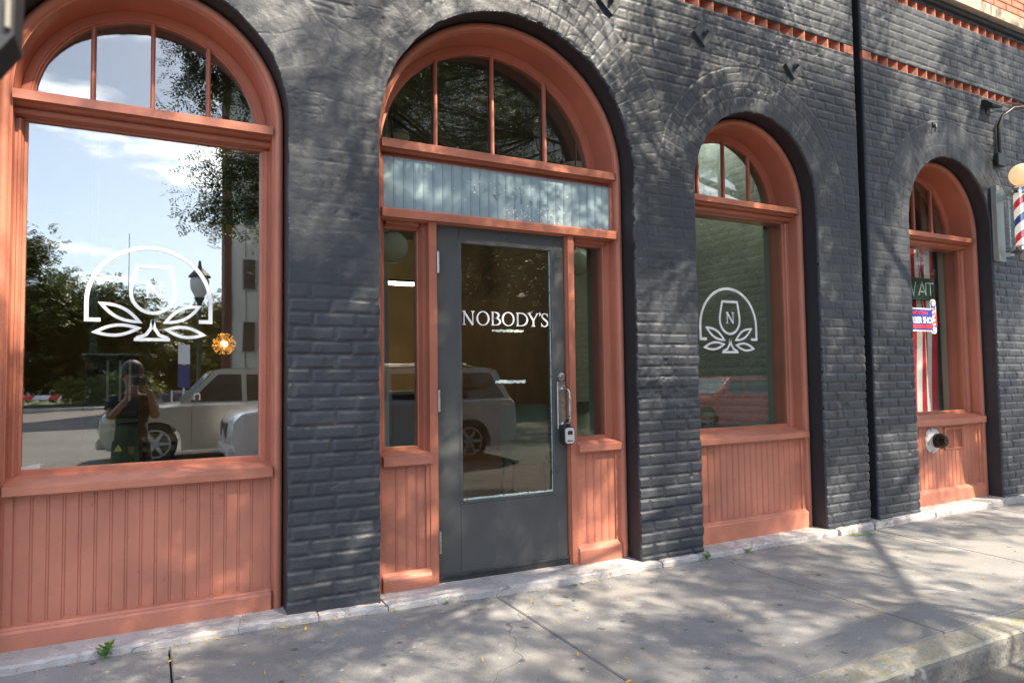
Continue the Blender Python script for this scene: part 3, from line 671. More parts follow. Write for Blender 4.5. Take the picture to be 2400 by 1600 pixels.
def nobodys(par):
    mb = MB(); y = .2055; z0 = 1.586; h = .086; T = .013; t = .006; x = 1.722
    def ser(xa, xb, z): mb.stroke([(xa, z), (xb, z)], .0042, y - .0006)
    def ring(cx_, w_, zz=z0, hh=h):
        n = 40; out = []; inn = []
        V = []; F = []
        for i in range(n):
            a = 2 * math.pi * i / n; c, s_ = math.cos(a), math.sin(a)
            out.append((cx_ + c * w_ / 2, zz + hh / 2 + s_ * (hh / 2 + .002))); inn.append((cx_ + c * (w_ / 2 - T), zz + hh / 2 + s_ * (hh / 2 - .004)))
        for yy in (y, y - .0012): V += [(p_[0], yy, p_[1]) for p_ in out] + [(p_[0], yy, p_[1]) for p_ in inn]
        for i in range(n):
            j = (i + 1) % n; F += [(i, j, n + j, n + i), (2 * n + i, 3 * n + i, 3 * n + j, 2 * n + j), (i, 2 * n + i, 2 * n + j, j), (n + i, n + j, 3 * n + j, 3 * n + i)]
        mb.add(V, F)
    def bowl(xs, za, zb, w_):
        n = 16; zc_ = (za + zb) / 2; hh = (zb - za) / 2
        P_ = [(xs, zb)] + [(xs + w_ * .35 + (w_ * .65) * math.sin(math.pi * i / n), zc_ + hh * math.cos(math.pi * i / n)) for i in range(n + 1)] + [(xs, za)]
        Wd = [t * .8] + [t * .8 + (T - t * .8) * math.sin(math.pi * i / n) for i in range(n + 1)] + [t * .8]
        mb.stroke(P_, Wd, y - .0003)
    ztop = z0 + h
    # N
    w_ = .083; mb.stroke([(x + .012, z0), (x + .012, ztop)], t, y); mb.stroke([(x + w_ - .012, z0), (x + w_ - .012, ztop)], t, y)
    mb.stroke([(x + .008, ztop), (x + w_ - .012, z0)], T, y - .0003); ser(x - .002, x + .022, ztop - .002); ser(x, x + .024, z0 + .002); ser(x + w_ - .024, x + w_, ztop - .002)
    x += w_ + .012
    ring(x + .046, .092); x += .092 + .010
    # B
    mb.stroke([(x + .012, z0), (x + .012, ztop)], T * .9, y); ser(x, x + .026, ztop - .002); ser(x, x + .026, z0 + .002)
    bowl(x + .012, z0 + .046, ztop - .003, .042); bowl(x + .012, z0 + .003, z0 + .046, .052); x += .064 + .012
    ring(x + .046, .092); x += .092 + .010
    # D
    mb.stroke([(x + .012, z0), (x + .012, ztop)], T * .9, y); ser(x, x + .026, ztop - .002); ser(x, x + .026, z0 + .002)
    bowl(x + .012, z0 + .003, ztop - .003, .070); x += .082 + .006
    # Y
    mb.stroke([(x + .006, ztop), (x + .040, z0 + .038)], T * .9, y); mb.stroke([(x + .072, ztop), (x + .040, z0 + .038)], t, y - .0003); mb.stroke([(x + .040, z0 + .042), (x + .040, z0)], T * .9, y - .0002)
    ser(x - .006, x + .020, ztop - .002); ser(x + .060, x + .084, ztop - .002); ser(x + .026, x + .054, z0 + .002); x += .082
    # apostrophe
    mb.stroke([(x + .004, ztop + .006), (x + .010, ztop - .004), (x + .004, ztop - .020)], [.006, .012, .002], y); x += .014
    # S
    S = [(.050, .070), (.040, .084), (.026, .086), (.011, .078), (.009, .064), (.020, .052), (.036, .042), (.049, .030), (.049, .014), (.036, .002), (.020, .001), (.006, .014)]
    wd = [.004, .005, .006, .008, .010, .012, .013, .012, .010, .007, .005, .004]
    mb.stroke([(x + a, z0 + b_) for a, b_ in S], wd, y); mb.stroke([(x + .051, z0 + .062), (x + .051, z0 + .086)], .004, y - .0005); mb.stroke([(x + .005, z0), (x + .005, z0 + .024)], .004, y - .0005)
    mb.build('lettering', M_WHITE, par)
nobodys(door)
def scrape(xa, xb, z, h):
    sc = MB(); n = 22; top = [(xa + (xb - xa) * i / n, z + h + random.uniform(-.004, .003)) for i in range(n + 1)]; bot = [(xa + (xb - xa) * i / n, z + random.uniform(-.003, .006)) for i in range(n + 1)]
    sc.prism_y(.2045, .206, bot + top[::-1])
    sc.build('tape_residue', mat('old tape', (.55, .66, .60), .7, spots=[(60, .62, (.3, .38, .34), .8)]), door)
scrape(1.925, 2.150, 1.545, .017); scrape(1.945, 2.160, 1.222, .020)
e = MB()
for i in range(3): e.stroke([(-.49 + .02 * i, .855 + .010 * i), (-.47 + .02 * i, .860 + .012 * i), (-.43 + .012 * i, .862 + .011 * i)], [.003, .007, .002], .2745)
e.prism_y(.2738, .2752, [(-.50, .845), (-.50, .875), (-.45, .885), (-.425, .884), (-.425, .848)][::-1])
e.build('paint_smear', mat('white paint smear', (.6, .62, .58), .7), fA)

# ---- anchor plates
def anchor(x, z, a, par):
    P = [(x + .098 * math.cos(R(a + 90 * i)), z + .098 * math.sin(R(a + 90 * i))) for i in range(4)]
    o = MB().prism_y(-.026, -.006, P).build('anchor_plate', M_WALL, par)
    b = MB(); hx_ = [(x + .021 * math.cos(R(60 * i + 10)), z + .021 * math.sin(R(60 * i + 10))) for i in range(6)]
    b.prism_y(-.048, -.0255, hx_); b.lathe((x, -.048, z), [(.012, 0), (.012, -.022), (.008, -.026)], 'y', 12)
    b.build('bolt', M_WALL, o)
anchor(3.555, 3.725, 2, shop); anchor(4.497, 3.668, -3, shop); anchor(2.725, 3.765, 6, shop)
# ---- red dogtooth courses
def dogtooth(par, xa, xb, z0, z1, pitch=.1385):
    n = int((xb - xa) / pitch); pitch = (xb - xa) / n; rec = .082
    b = MB(); b.box(xa, xb, rec, rec + .03, z0 - .02, z1 + .02)
    b.box(xa, xb, .004, rec, z0 - .02, z0 - .0005); b.box(xa, xb, .004, rec, z1 + .0005, z1 + .02)
    b.build('recess', M_REDBR, par)
    for i in range(n):
        x = xa + i * pitch; j = random.uniform(-.003, .003)
        MB().prism_z(z0, z1, [(x + .01, rec - .001), (x + pitch * .5 + .012, .004 + j), (x + pitch * .5 + .020, .002 + j), (x + pitch - .004, rec - .001)]).build('dogtooth_brick', M_REDBR, par)
ob = bpy.data.objects.new('dogtooth_course', None)
dogtooth(shop, 1.9, GROOVE[0] - .12, *BAND1); dogtooth(barber, GROOVE[1] + .12, 9.2, *BAND1); dogtooth(barber, GROOVE[1] + .02, 9.2, *BAND2)
bpy.data.objects.remove(ob)
MB().box(-1.29, 1.9, .0, .1, BAND1[0] - .01, BAND1[1] + .01).build('plain_band', M_REDBR, shop); MB().box(GROOVE[0] - .12, GROOVE[0] - .002, -.006, .1, BAND1[0] + .002, BAND1[1] - .002, .004).build('band_end_brick', M_REDBR, shop)
MB().box(GROOVE[1] + .002, GROOVE[1] + .12, -.006, .1, BAND1[0] + .002, BAND1[1] - .002, .004).build('band_end_brick', M_REDBR, barber)
MB().box(GROOVE[1], 9.4, -.035, .1, 4.662, 4.70, .004).build('corbel_course', M_WALL, barber)
lm = MB(); x = GROOVE[1]
while x < 9.3:
    w_ = random.uniform(.8, 1.1); lm.box(x + .004, x + w_ - .004, -.085, .1, 4.705, 4.83, .008); x += w_
lm.build('stone_stringcourse', M_MORT, barber)
bk = MB(); z = 4.835; r = 0
while z < 6.9:
    x = GROOVE[1] - (r % 2) * .11
    while x < 9.4:
        bk.box(max(x, GROOVE[1]) + .004, x + .214, -.004 + random.uniform(-.002, .002), .05, z + .004, z + .070, .003); x += .222
    z += .0735; r += 1
bk.box(GROOVE[1], 9.4, .004, .2, 4.83, 6.95)
bk.build('upper_brickwork', M_REDBR, barber)

# ------------------------------------------------------------------ interiors
M_INW = mat('ochre plaster', (.50, .33, .16), .8, var=.3, vscale=1.2); M_INC = mat('dark ceiling', (.05, .045, .04), .9)
M_FLOOR = mat('brown floorboards', (.20, .11, .06), .45, var=.4, vscale=5)
MB().box(-3, 5.02, .45, 9, -.02, .05).build('interior_floor', M_FLOOR, shop)
MB().box(-3, 5.02, 8.9, 9.0, .05, 3.9).box(-3, -2.9, .5, 8.9, .05, 3.9).build('interior_wall', M_INW, shop)
MB().box(-3, 5.15, .45, 9, 3.9, 4.0).build('interior_ceiling', M_INC, shop)
# inner face of the facade and the mint brick party wall (relief)
cpl = MB(); edges = [-3] + [v for k in 'ABD' for v in (OPEN[k][0] - OPEN[k][1] + .055, OPEN[k][0] + OPEN[k][1] - .055)] + [5.15]
for i in range(0, len(edges), 2): cpl.box(edges[i], edges[i + 1], .442, .50, .0, 3.9)
for k in 'ABD':
    cx_, hw_, zc_ = OPEN[k]; r_ = hw_ - .057; P = [(cx_ - r_, zc_ - .1)] + [(cx_ - r_ * math.cos(math.pi * i / 24), zc_ + r_ * math.sin(math.pi * i / 24)) for i in range(25)] + [(cx_ + r_, zc_ - .1)]
    P2 = P + [(cx_ + r_ + .0, 3.9), (cx_ - r_, 3.9)]
    cpl.prism_y(.4425, .4995, P2[::-1])
    if k != 'B': cpl.box(cx_ - r_, cx_ + r_, .31, .49, .0, .80)
cpl.build('inner_facade', mat('sage green plaster', (.22, .28, .22), .7), shop)
yy = np.linspace(.5, 4.1, 400); zz = np.linspace(.05, 3.9, 330); Yg, Zg = np.meshgrid(yy, zz, indexing='ij')
Hh = relief(Yg + 20, Zg * 1.0)
Hh = Hh * .6
Vv = np.stack([5.0 - Hh, Yg, Zg], -1).reshape(-1, 3); ii = np.arange(400 * 330).reshape(400, 330)
fast_mesh('interior_brick_wall', Vv, np.stack([ii[:-1, :-1], ii[:-1, 1:], ii[1:, 1:], ii[1:, :-1]], -1).reshape(-1, 4), mat('mint painted brick', (.56, .68, .63), .6, bump=.4, bscale=40, var=.15), shop, True)
MB().box(4.96, 5.03, 4.101, 8.9, .05, 3.9).box(4.92, 5.03, 4.06, 4.14, .05, 3.9).build('brown_side_wall', mat('brown plaster', (.15, .095, .05), .8, var=.3, vscale=2), shop)
MB().box(1.70, 1.84, 2.0, 2.14, .05, 3.9, .01).build('column', mat('pale green paint', (.42, .50, .42), .5), shop)
MB().box(-.36, -.31, 2.3, 2.35, .05, 3.9, .005).build('slim_post', mat('pale green paint', (.42, .50, .42), .5), shop)
# barber shop room
MB().box(5.4, 10, .45, 5, -.02, .05).build('interior_floor', M_FLOOR, barber)
MB().box(5.4, 5.5, .5, 5, .05, 3.9).box(5.4, 10, 4.9, 5, .05, 3.9).box(8.3, 8.4, .5, 4.9, .05, 3.9).build('interior_wall', mat('cream plaster', (.5, .42, .32), .8), barber)
MB().box(5.4, 10, .45, 5, 3.9, 4.0).build('interior_ceiling', mat('light ceiling', (.5, .45, .38), .9), barber)
cx_, hw_, zc_ = OPEN['E']; r_ = hw_ - .057
P = [(cx_ - r_, zc_)] + [(cx_ - r_ * math.cos(math.pi * i / 24), zc_ + r_ * math.sin(math.pi * i / 24)) for i in range(25)] + [(cx_ + r_, 3.9), (cx_ - r_, 3.9)]
MB().box(5.4, cx_ - r_, .442, .5, 0, 3.9).box(cx_ + r_, 10, .442, .5, 0, 3.9).prism_y(.4425, .4995, P[::-1]).box(cx_ - r_, cx_ + r_, .31, .49, 0, .8).build('inner_facade', mat('cream plaster', (.5, .42, .32), .8), barber)
# curtain beside the flag
cu = MB(); n = 40; P = [(7.16 + .34 * i / n * 1.0, .62 + .022 * math.sin(i * 1.1)) for i in range(n + 1)]
cu.prism_z(.3, 3.4, P + [(a, b_ + .006) for a, b_ in P[::-1]])
tag(cu.build('curtain', mat('beige curtain cloth', (.48, .38, .26), .9)), 'beige curtain hanging inside the barber shop window beside the striped flag', 'curtain')

# ---- flag, WAIT sign, barber shop sticker
fl = root('hanging_flag', (6.55, .5, .82), 'red and white striped flag hanging inside the barber shop window', 'flag')
xs_ = np.linspace(6.45, 7.09, 14); 
for i in range(13):
    m_ = mat('flag red', (.55, .02, .04), .8) if i % 2 == 0 else mat('flag white', (.85, .85, .82), .8)
    P = []; 
    for k_, t_ in ((0, 0), (1, .003)):
        for j in range(41): P.append(None)
    V = []; F = []; nz = 48; nu = 3
    for a in range(nu):
        for j in range(nz + 1):
            z = .84 + 1.66 * j / nz; s = a / (nu - 1)
            x = xs_[i] + (xs_[i + 1] - xs_[i]) * s + .018 * math.sin(z * 4.2 + .8) * (.3 + .7 * (z - .8) / 1.6)
            y = .50 + .022 * math.sin((xs_[i] + (xs_[i + 1] - xs_[i]) * s) * 26 + z * 1.3)
            V += [(x, y, z), (x, y + .002, z)]
    idx = lambda a, j, s: (a * (nz + 1) + j) * 2 + s
    for a in range(nu - 1):
        for j in range(nz):
            F += [(idx(a, j, 0), idx(a + 1, j, 0), idx(a + 1, j + 1, 0), idx(a, j + 1, 0)), (idx(a, j, 1), idx(a, j + 1, 1), idx(a + 1, j + 1, 1), idx(a + 1, j, 1))]
    mesh_obj('stripe', V, F, m_, fl, True)
ws = root('wait_sign', (6.55, .40, 2.0), 'dark green sign with thin letters reading WAIT, in front of the striped flag', 'sign')
MB().box(6.40, 6.94, .392, .402, 1.955, 2.175, .003).build('board', mat('dark green board', (.02, .045, .04), .5), ws)
wl = MB(); y = .390
for (a, P) in enumerate([[(0, 1), (.25, 0), (.5, 1), (.75, 0), (1, 1)], [(0, 0), (.5, 1), (1, 0)], [(.5, 0), (.5, 1)], [(.5, 0), (.5, 1)]]):
    xx = [6.46, 6.67, 6.77, 6.81][a]; ww = [.17, .12, .04, .11][a]
    wl.stroke([(xx + p_[0] * ww, 2.0 + p_[1] * .13) for p_ in P], .010, y)
    if a == 1: wl.stroke([(xx + .03, 2.04), (xx + .09, 2.04)], .009, y)
    if a == 3: wl.stroke([(xx, 2.127), (xx + ww, 2.127)], .010, y)
wl.build('lettering', mat('pale sign lettering', (.5, .62, .6), .6), ws)
st = root('barber_shop_sticker', (6.42, .272, 1.7), 'red, white and blue barber shop window sticker with a small striped pole', 'sticker')
SB = mat('sticker blue', (.03, .05, .35), .5); SR = mat('sticker red', (.75, .05, .05), .5)
def blob(mb, s, y0, y1):
    P = rrect(6.520, 1.75, .42 + s, .19 + s, .05); P = [(x_, z_) for x_, z_ in P]; mb.prism_y(y0, y1, P[::-1])
    mb.prism_y(y0 - .0002, y1, rrect(6.700, 1.785, .062 + s * .9, .30 + s, .029)[::-1])
b = MB(); blob(b, .03, .2738, .2752); b.build('white_border', M_WHITE, st)
b = MB(); blob(b, .006, .2722, .2735); b.build('blue_field', SB, st)
MB().prism_y(.2712, .2720, rrect(6.495, 1.685, .40, .034, .012)[::-1]).prism_y(.2712, .2720, rrect(6.740, 1.745, .02, .13, .009)[::-1]).build('red_ribbon', SR, st)
b = MB(); b.lathe((6.700, .2716, 1.908), [(.026, 0), (.026, -.0008)], 'y', 20); b.prism_y(.2705, .2714, [(6.676, 1.865), (6.676, 1.70), (6.724, 1.70), (6.724, 1.865)]); b.prism_y(.2705, .2714, rrect(6.700, 1.665, .036, .05, .014)[::-1]); b.build('pole_picture', M_WHITE, st)
b = MB()
for i in range(4): b.prism_y(.2695, .2703, [(6.676, 1.705 + i * .042), (6.724, 1.725 + i * .042), (6.724, 1.743 + i * .042), (6.676, 1.723 + i * .042)])
b.build('pole_stripe', SR, st)
text('BARBER SHOP', .082, 6.480, .2700, 1.718, M_WHITE, 'lettering', st, sx=.85, bold=.0022)
text('Hall of Fame', .05, 6.470, .2698, 1.800, SR, 'script_lettering', st, sx=1.0, bold=.0012, shear=.4)

# ---- hose connection and louvre under the barber window
hc = root('hose_connection', (6.42, .165, .627), 'black capped fire hose connection with a round white wall flange', 'hose connection')
MB().lathe((6.42, .166, .627), [(.118, 0), (.118, -.004), (.100, -.010), (.062, -.014), (.055, -.024)], 'y', 40).build('flange', mat('flaking white paint', (.62, .60, .60), .6, spots=[(18, .58, (.25, .2, .2), .8)]), hc, smooth=True)
MB().lathe((6.42, .15, .627), [(.052, 0), (.052, -.020)], 'y', 32).build('collar', M_WHITE, hc, smooth=True)
MB().lathe((6.42, .130, .627), [(.056, 0), (.066, -.003), (.066, -.014), (.060, -.017), (.060, -.036), (.068, -.039), (.068, -.054), (.055, -.057)], 'y', 32).build('coupling', mat('blackened brass', (.035, .03, .026), .35, .6), hc, smooth=True)
b = MB(); b.prism_y(.050, .0735, [(6.42 + .052 * math.cos(R(45 * i)), .627 + .052 * math.sin(R(45 * i))) for i in range(8)]); b.lathe((6.42, .051, .627), [(.034, 0), (.034, -.012)], 'y', 20)
for a in (30, 150, 270): b.box(6.42 + .066 * math.cos(R(a)) - .008, 6.42 + .066 * math.cos(R(a)) + .008, .078, .092, .627 + .066 * math.sin(R(a)) - .008, .627 + .066 * math.sin(R(a)) + .008, .003)
b.build('cap', mat('old bronze cap', (.06, .045, .028), .35, .8), hc)
lv = MB(); xa, xb, za, zb = 6.60, 6.905, .525, .735
lv.box(xa, xb, .156, .167, za, za + .022, .002).box(xa, xb, .156, .167, zb - .022, zb, .002).box(xa, xa + .03, .1565, .167, za, zb).box(xb - .03, xb, .1565, .167, za, zb).box(6.742, 6.758, .1565, .167, za, zb)
for i in range(12):
    z = za + .028 + i * .0132; lv.prism_x(xa + .03, xb - .03, [(.158, z), (.166, z + .009), (.167, z + .009), (.167, z + .006), (.160, z - .002)])
tag(lv.build('louvre_vent', M_RED), 'red louvred vent grille beside the black hose connection', 'vent')

# ---- barber pole
bp = root('barber_pole', (7.44, 0, 2.3), 'barber pole wall light with red, white and blue spiral and a glowing globe', 'barber pole')
PX, PY = 7.445, -.19
MB().box(7.22, 7.42, -.030, -.018, 2.315, 3.045, .002).box(7.22, 7.226, -.065, -.031, 2.315, 3.045).box(7.22, 7.29, -.070, -.0655, 2.985, 3.04).box(7.22, 7.29, -.070, -.0655, 2.315, 2.38).build('wall_plate', mat('grey green steel', (.32, .36, .33), .4, .5), bp)
MB().sphere((PX, PY, 3.135), .108, 28).build('globe', mat('lit opal globe', (.5, .42, .32), .3, emit=(1, .58, .26), estr=.34), bp, smooth=True)
MB().lathe((PX, PY, 2.945), [(.05, .09), (.075, .085), (.085, .07), (.10, .055), (.125, .05), (.13, .03), (.13, .0), (.10, -.006)][::-1], 'z', 36).build('top_cap', M_CHROME, bp, smooth=True)
MB().lathe((PX, PY, 2.40), [(.04, -.10), (.055, -.095), (.06, -.03), (.11, -.02), (.13, .0), (.13, .03), (.11, .045)], 'z', 36).build('bottom_cap', M_CHROME, bp, smooth=True)
m_ = bpy.data.materials.new('barber spiral'); m_.use_nodes = True; t = m_.node_tree; pb = t.nodes['Principled BSDF']
tcn = NN(t, 'ShaderNodeNewGeometry'); sx_ = NN(t, 'ShaderNodeSeparateXYZ'); t.links.new(tcn.outputs['Position'], sx_.inputs[0])
ax = NN(t, 'ShaderNodeMath', operation='SUBTRACT'); ax.inputs[1].default_value = PX; ay = NN(t, 'ShaderNodeMath', operation='SUBTRACT'); ay.inputs[1].default_value = PY
t.links.new(sx_.outputs[0], ax.inputs[0]); t.links.new(sx_.outputs[1], ay.inputs[0])
at = NN(t, 'ShaderNodeMath', operation='ARCTAN2'); t.links.new(ay.outputs[0], at.inputs[0]); t.links.new(ax.outputs[0], at.inputs[1])
a1 = NN(t, 'ShaderNodeMath', operation='DIVIDE'); a1.inputs[1].default_value = -2 * math.pi; t.links.new(at.outputs[0], a1.inputs[0])
zz_ = NN(t, 'ShaderNodeMath', operation='MULTIPLY_ADD'); zz_.inputs[1].default_value = 3.1; t.links.new(sx_.outputs[2], zz_.inputs[0]); t.links.new(a1.outputs[0], zz_.inputs[2])
frc = NN(t, 'ShaderNodeMath', operation='FRACT'); t.links.new(zz_.outputs[0], frc.inputs[0])
rp = NN(t, 'ShaderNodeValToRGB'); rp.color_ramp.interpolation = 'CONSTANT'; els = rp.color_ramp.elements
els[0].position = 0; els[0].color = (.8, .72, .6, 1); els[1].position = .27; els[1].color = (.5, .02, .03, 1)
for pos_, c_ in ((.5, (.8, .72, .6, 1)), (.77, (.02, .04, .16, 1))): e_ = els.new(pos_); e_.color = c_
t.links.new(frc.outputs[0], rp.inputs[0]); t.links.new(rp.outputs[0], pb.inputs['Base Color']); t.links.new(rp.outputs[0], pb.inputs['Emission Color']); pb.inputs['Emission Strength'].default_value = .35
MB().lathe((PX, PY, 2.44), [(.078, 0), (.078, .51)], 'z', 40).build('spiral_drum', m_, bp, smooth=True)
MB().lathe((PX, PY, 2.44), [(.122, 0), (.122, .51), (.119, .51), (.119, 0)], 'z', 40).build('glass_sleeve', glass('sleeve glass', .10, (.95, .97, .97)), bp, smooth=True)
MB().box(PX - .04, PX + .04, -.07, -.03, 2.93, 2.97).box(PX - .03, PX + .03, -.08, -.03, 2.36, 2.40).build('bracket', M_CHROME, bp)
cdt = root('wall_conduit', (7.45, -.02, 3.3), 'black bent conduit and junction box above the barber pole globe', 'conduit')
MB().box(7.33, 7.47, -.05, -.008, 3.26, 3.38, .004).build('junction_box', M_BLACK, cdt)
MB().tube([(7.40, -.03, 3.38), (7.40, -.03, 3.66), (7.44, -.05, 3.76), (7.55, -.09, 3.84), (7.75, -.12, 3.88)], .018, 12).tube([(7.36, -.02, 3.38), (7.36, -.02, 3.66)], .010, 8).build('pipe', M_BLACK, cdt, smooth=True)
fd = root('floodlight', (7.2, -.02, 3.86), 'small black wall floodlight with pale top, above the barber shop arch', 'light')
MB().prism_x(7.16, 7.33, [(-.006, 3.83), (-.10, 3.80), (-.11, 3.815), (-.05, 3.87), (-.006, 3.89)]).build('housing', M_BLACK, fd)
MB().tube([(7.33, -.05, 3.84), (7.50, -.06, 3.90), (7.8, -.06, 3.93)], .006, 8).build('cable', M_BLACK, fd)
hk = MB(); hk.tube([(6.34, .0, 3.50), (6.34, -.035, 3.50), (6.335, -.04, 3.47), (6.33, -.03, 3.44)], .008, 8); hk.box(6.33, 6.40, -.02, -.004, 3.495, 3.53, .003)
tag(hk.build('wall_hook', M_WALL), 'small painted iron hook on the brick above the barber shop arch', 'hook')

# ------------------------------------------------------------------ ground
def slab(x0, x1, y0, y1, zf, mb, th=.1):
    n = max(2, int((x1 - x0) / .1)); m2 = max(2, int((y1 - y0) / .1)); V = []; F = []; b = .006
    xs_ = [x0, x0 + b] + [x0 + (x1 - x0) * i / n for i in range(1, n)] + [x1 - b, x1]; ys_ = [y0, y0 + b] + [y0 + (y1 - y0) * i / m2 for i in range(1, m2)] + [y1 - b, y1]
    for i, x in enumerate(xs_):
        for j, y in enumerate(ys_):
            e_ = (i in (0, len(xs_) - 1)) or (j in (0, len(ys_) - 1)); V.append((x, y, zf(x, y) - (.006 if e_ else 0)))
    k = len(ys_)
    for i in range(len(xs_) - 1):
        for j in range(k - 1): F.append((i * k + j, (i + 1) * k + j, (i + 1) * k + j + 1, i * k + j + 1))
    # sides
    ring = [i * k for i in range(len(xs_))] + [(len(xs_) - 1) * k + j for j in range(1, k)] + [i * k + k - 1 for i in range(len(xs_) - 2, -1, -1)] + [j for j in range(k - 2, 0, -1)]
    n0 = len(V); V += [(V[r_][0], V[r_][1], V[r_][2] - th) for r_ in ring]
    for i in range(len(ring)): j = (i + 1) % len(ring); F.append((ring[i], n0 + i, n0 + j, ring[j]))
    mb.add(V, F)
KY0, KY1 = -1.775, -1.605
pz = lambda x, y: pave_z(x) * (1 if y > -.4 else max(.4, 1 + (y + .4) * .5)) - .012 * max(0, (-y)) + .003 * math.sin(x * 2.3 + y)
sw = MB(); js = [-6.5, -4.9, -3.2, -1.55, .117, 1.80, 3.50, 5.20, 6.88, 8.56, 10.2, 12, 14, 17]
for a, b_ in zip(js[:-1], js[1:]): slab(a + .004, b_ - .004, KY1 + .006, -.05, pz, sw)
o = sw.build('sidewalk', M_PAVE); tag(o, 'grey concrete sidewalk slabs in dappled shade in front of the building', 'sidewalk', kind='structure')
o = MB().box(-8, 18, KY1 - .02, .5, -.3, -.055).build('joint_bed', M_GAP); tag(o, 'dark dirt showing in the sidewalk joints', 'ground', kind='structure')
# threshold stones
ts = MB(); cuts = [-3, .80, 1.16, 3.03, 3.36, 4.80, 5.25, 6.05, 7.45, 9.5]
for a, b_ in zip(cuts[:-1], cuts[1:]):
    n = max(3, int((b_ - a) / .035)); V = []; F = []
    rows = [(-.052, -.06), (-.052, -.010), (-.040, 0), (.0, .001), (.1, .003), (.5, .004)]; h0 = random.uniform(-.003, .003)
    for i in range(n + 1):
        x = a + .004 + (b_ - a - .008) * i / n; jt = .012 * math.sin(x * 9 + a) + random.uniform(-.007, .007)
        for j, (y, dz) in enumerate(rows): V.append((x, y + (jt if j < 3 else jt * .3 if j == 3 else 0), stone_top(x) + h0 + dz + (random.uniform(-.003, .003) if 0 < j < 4 else 0) - (.006 if i in (0, n) and j > 0 else 0)))
    for i in range(n):
        for j in range(5): F.append((i * 6 + j, (i + 1) * 6 + j, (i + 1) * 6 + j + 1, i * 6 + j + 1))
    F += [tuple(range(6)), tuple(range(n * 6 + 5, n * 6 - 1, -1))]; ts.add(V, F)
o = ts.build('stone_threshold', M_STONE); tag(o, 'pale worn stone plinth running along the foot of the building', 'threshold', kind='structure')
# kerb
kb = MB(); n = 420; V = []; F = []; xa, xb = -8, 18
prof = [(KY0 + .02, -.32), (KY0 - .004, -.17), (KY0, -.05), (KY0 + .006, -.030), (KY0 + .02, -.020), (KY0 + .09, -.018), (KY1 - .01, -.017), (KY1, -.022), (KY1, -.15)]
jag = np.cumsum(rng.normal(0, 1, n + 1)); jag -= np.linspace(jag[0], jag[-1], n + 1)
for i in range(n + 1):
    x = xa + (xb - xa) * i / n; chip = .018 * max(0, math.sin(x * 3.1 + 1.3 * math.sin(x * 7.7)) - .55) + abs(rng.normal(0, .003))
    for j, (y, z) in enumerate(prof):
        yy_ = y; z_ = z
        if j in (3, 4): yy_ += chip * 1.1; z_ -= chip * .6
        if j == 2: yy_ += chip * .4
        V.append((x, yy_ + rng.normal(0, .0016), z_ + rng.normal(0, .0014)))
k = len(prof)
ft = []; fs = []
for i in range(n):
    for j in range(k - 1): (ft if j >= 3 else fs).append((i * k + j, (i + 1) * k + j, (i + 1) * k + j + 1, i * k + j + 1))
kerb = mesh_obj('kerb', V, fs + ft, M_KERB, None, False); kerb.data.materials.append(M_KERBTOP)
for i, p_ in enumerate(kerb.data.polygons): p_.material_index = 1 if i >= len(fs) else 0
tag(kerb, 'concrete kerb with worn yellow painted top and chipped edge', 'kerb', kind='structure')
# road: one sheet, dropping a little, out to the horizon
ys_ = [KY0 + .02, -2.3, -3, -4.5, -6, -9, -16, -30, -60, -400]; zs_ = [-.152, -.165, -.20, -.26, -.31, -.32, -.32, -.32, -.32, -.4]; xs_ = [-400, -60, -20, -6, 0, 6, 12, 25, 60, 400]
V = [(x, y, z) for x in xs_ for y, z in zip(ys_, zs_)]; k = len(ys_); F = [(i * k + j + 1, (i + 1) * k + j + 1, (i + 1) * k + j, i * k + j) for i in range(len(xs_) - 1) for j in range(k - 1)]
tag(mesh_obj('road', V, F, M_ROAD, None), 'grey asphalt street in front of the shop', 'road', kind='structure')
tag(MB().box(-400, 400, .6, 400, -.5, -.1).build('ground', M_GAP), 'bare ground beneath and behind the building', 'ground', kind='structure')
o = MB().box(-90, 90, -43.2, -40.2, -.42, -.17, .03).build('far_sidewalk', mat('far pavement', (.42, .38, .33), .9)); tag(o, 'pale far pavement reflected in the big window', 'pavement', kind='structure')
tag(MB().box(-90, 90, -90, -43.25, -.42, -.16).build('far_lawn', mat('dry grass', (.08, .11, .03), .95, var=.4, vscale=.6)), 'green verge beyond the far pavement', 'grass', kind='structure')

# grit and leaf litter gathered in the seam between plinth and slabs
lt = MB()
for i in range(1500):
    x = random.uniform(-.7, 8.6); y = -.062 - abs(random.gauss(0, .012)); z = pz(x, y) - .002; r_ = random.uniform(.0015, .005); a = random.uniform(0, 6.28)
    if math.sin(x * 5.1) + math.sin(x * 13.7) < -.5: continue
    V = [(x + r_ * math.cos(a + q * 2.1) * random.uniform(.6, 1.5), y + r_ * math.sin(a + q * 2.1), z) for q in range(3)] + [(x, y, z + r_ * random.uniform(.8, 1.4))]
    lt.add(V, [(0, 2, 1), (0, 1, 3), (1, 2, 3), (2, 0, 3)])
tag(lt.build('leaf_litter', mat('brown litter', (.16, .10, .05), .9, var=.5, vscale=60, var_col=(.05, .045, .04))), 'brown grit and crumbled leaves gathered along the foot of the stone plinth', 'litter', kind='stuff')
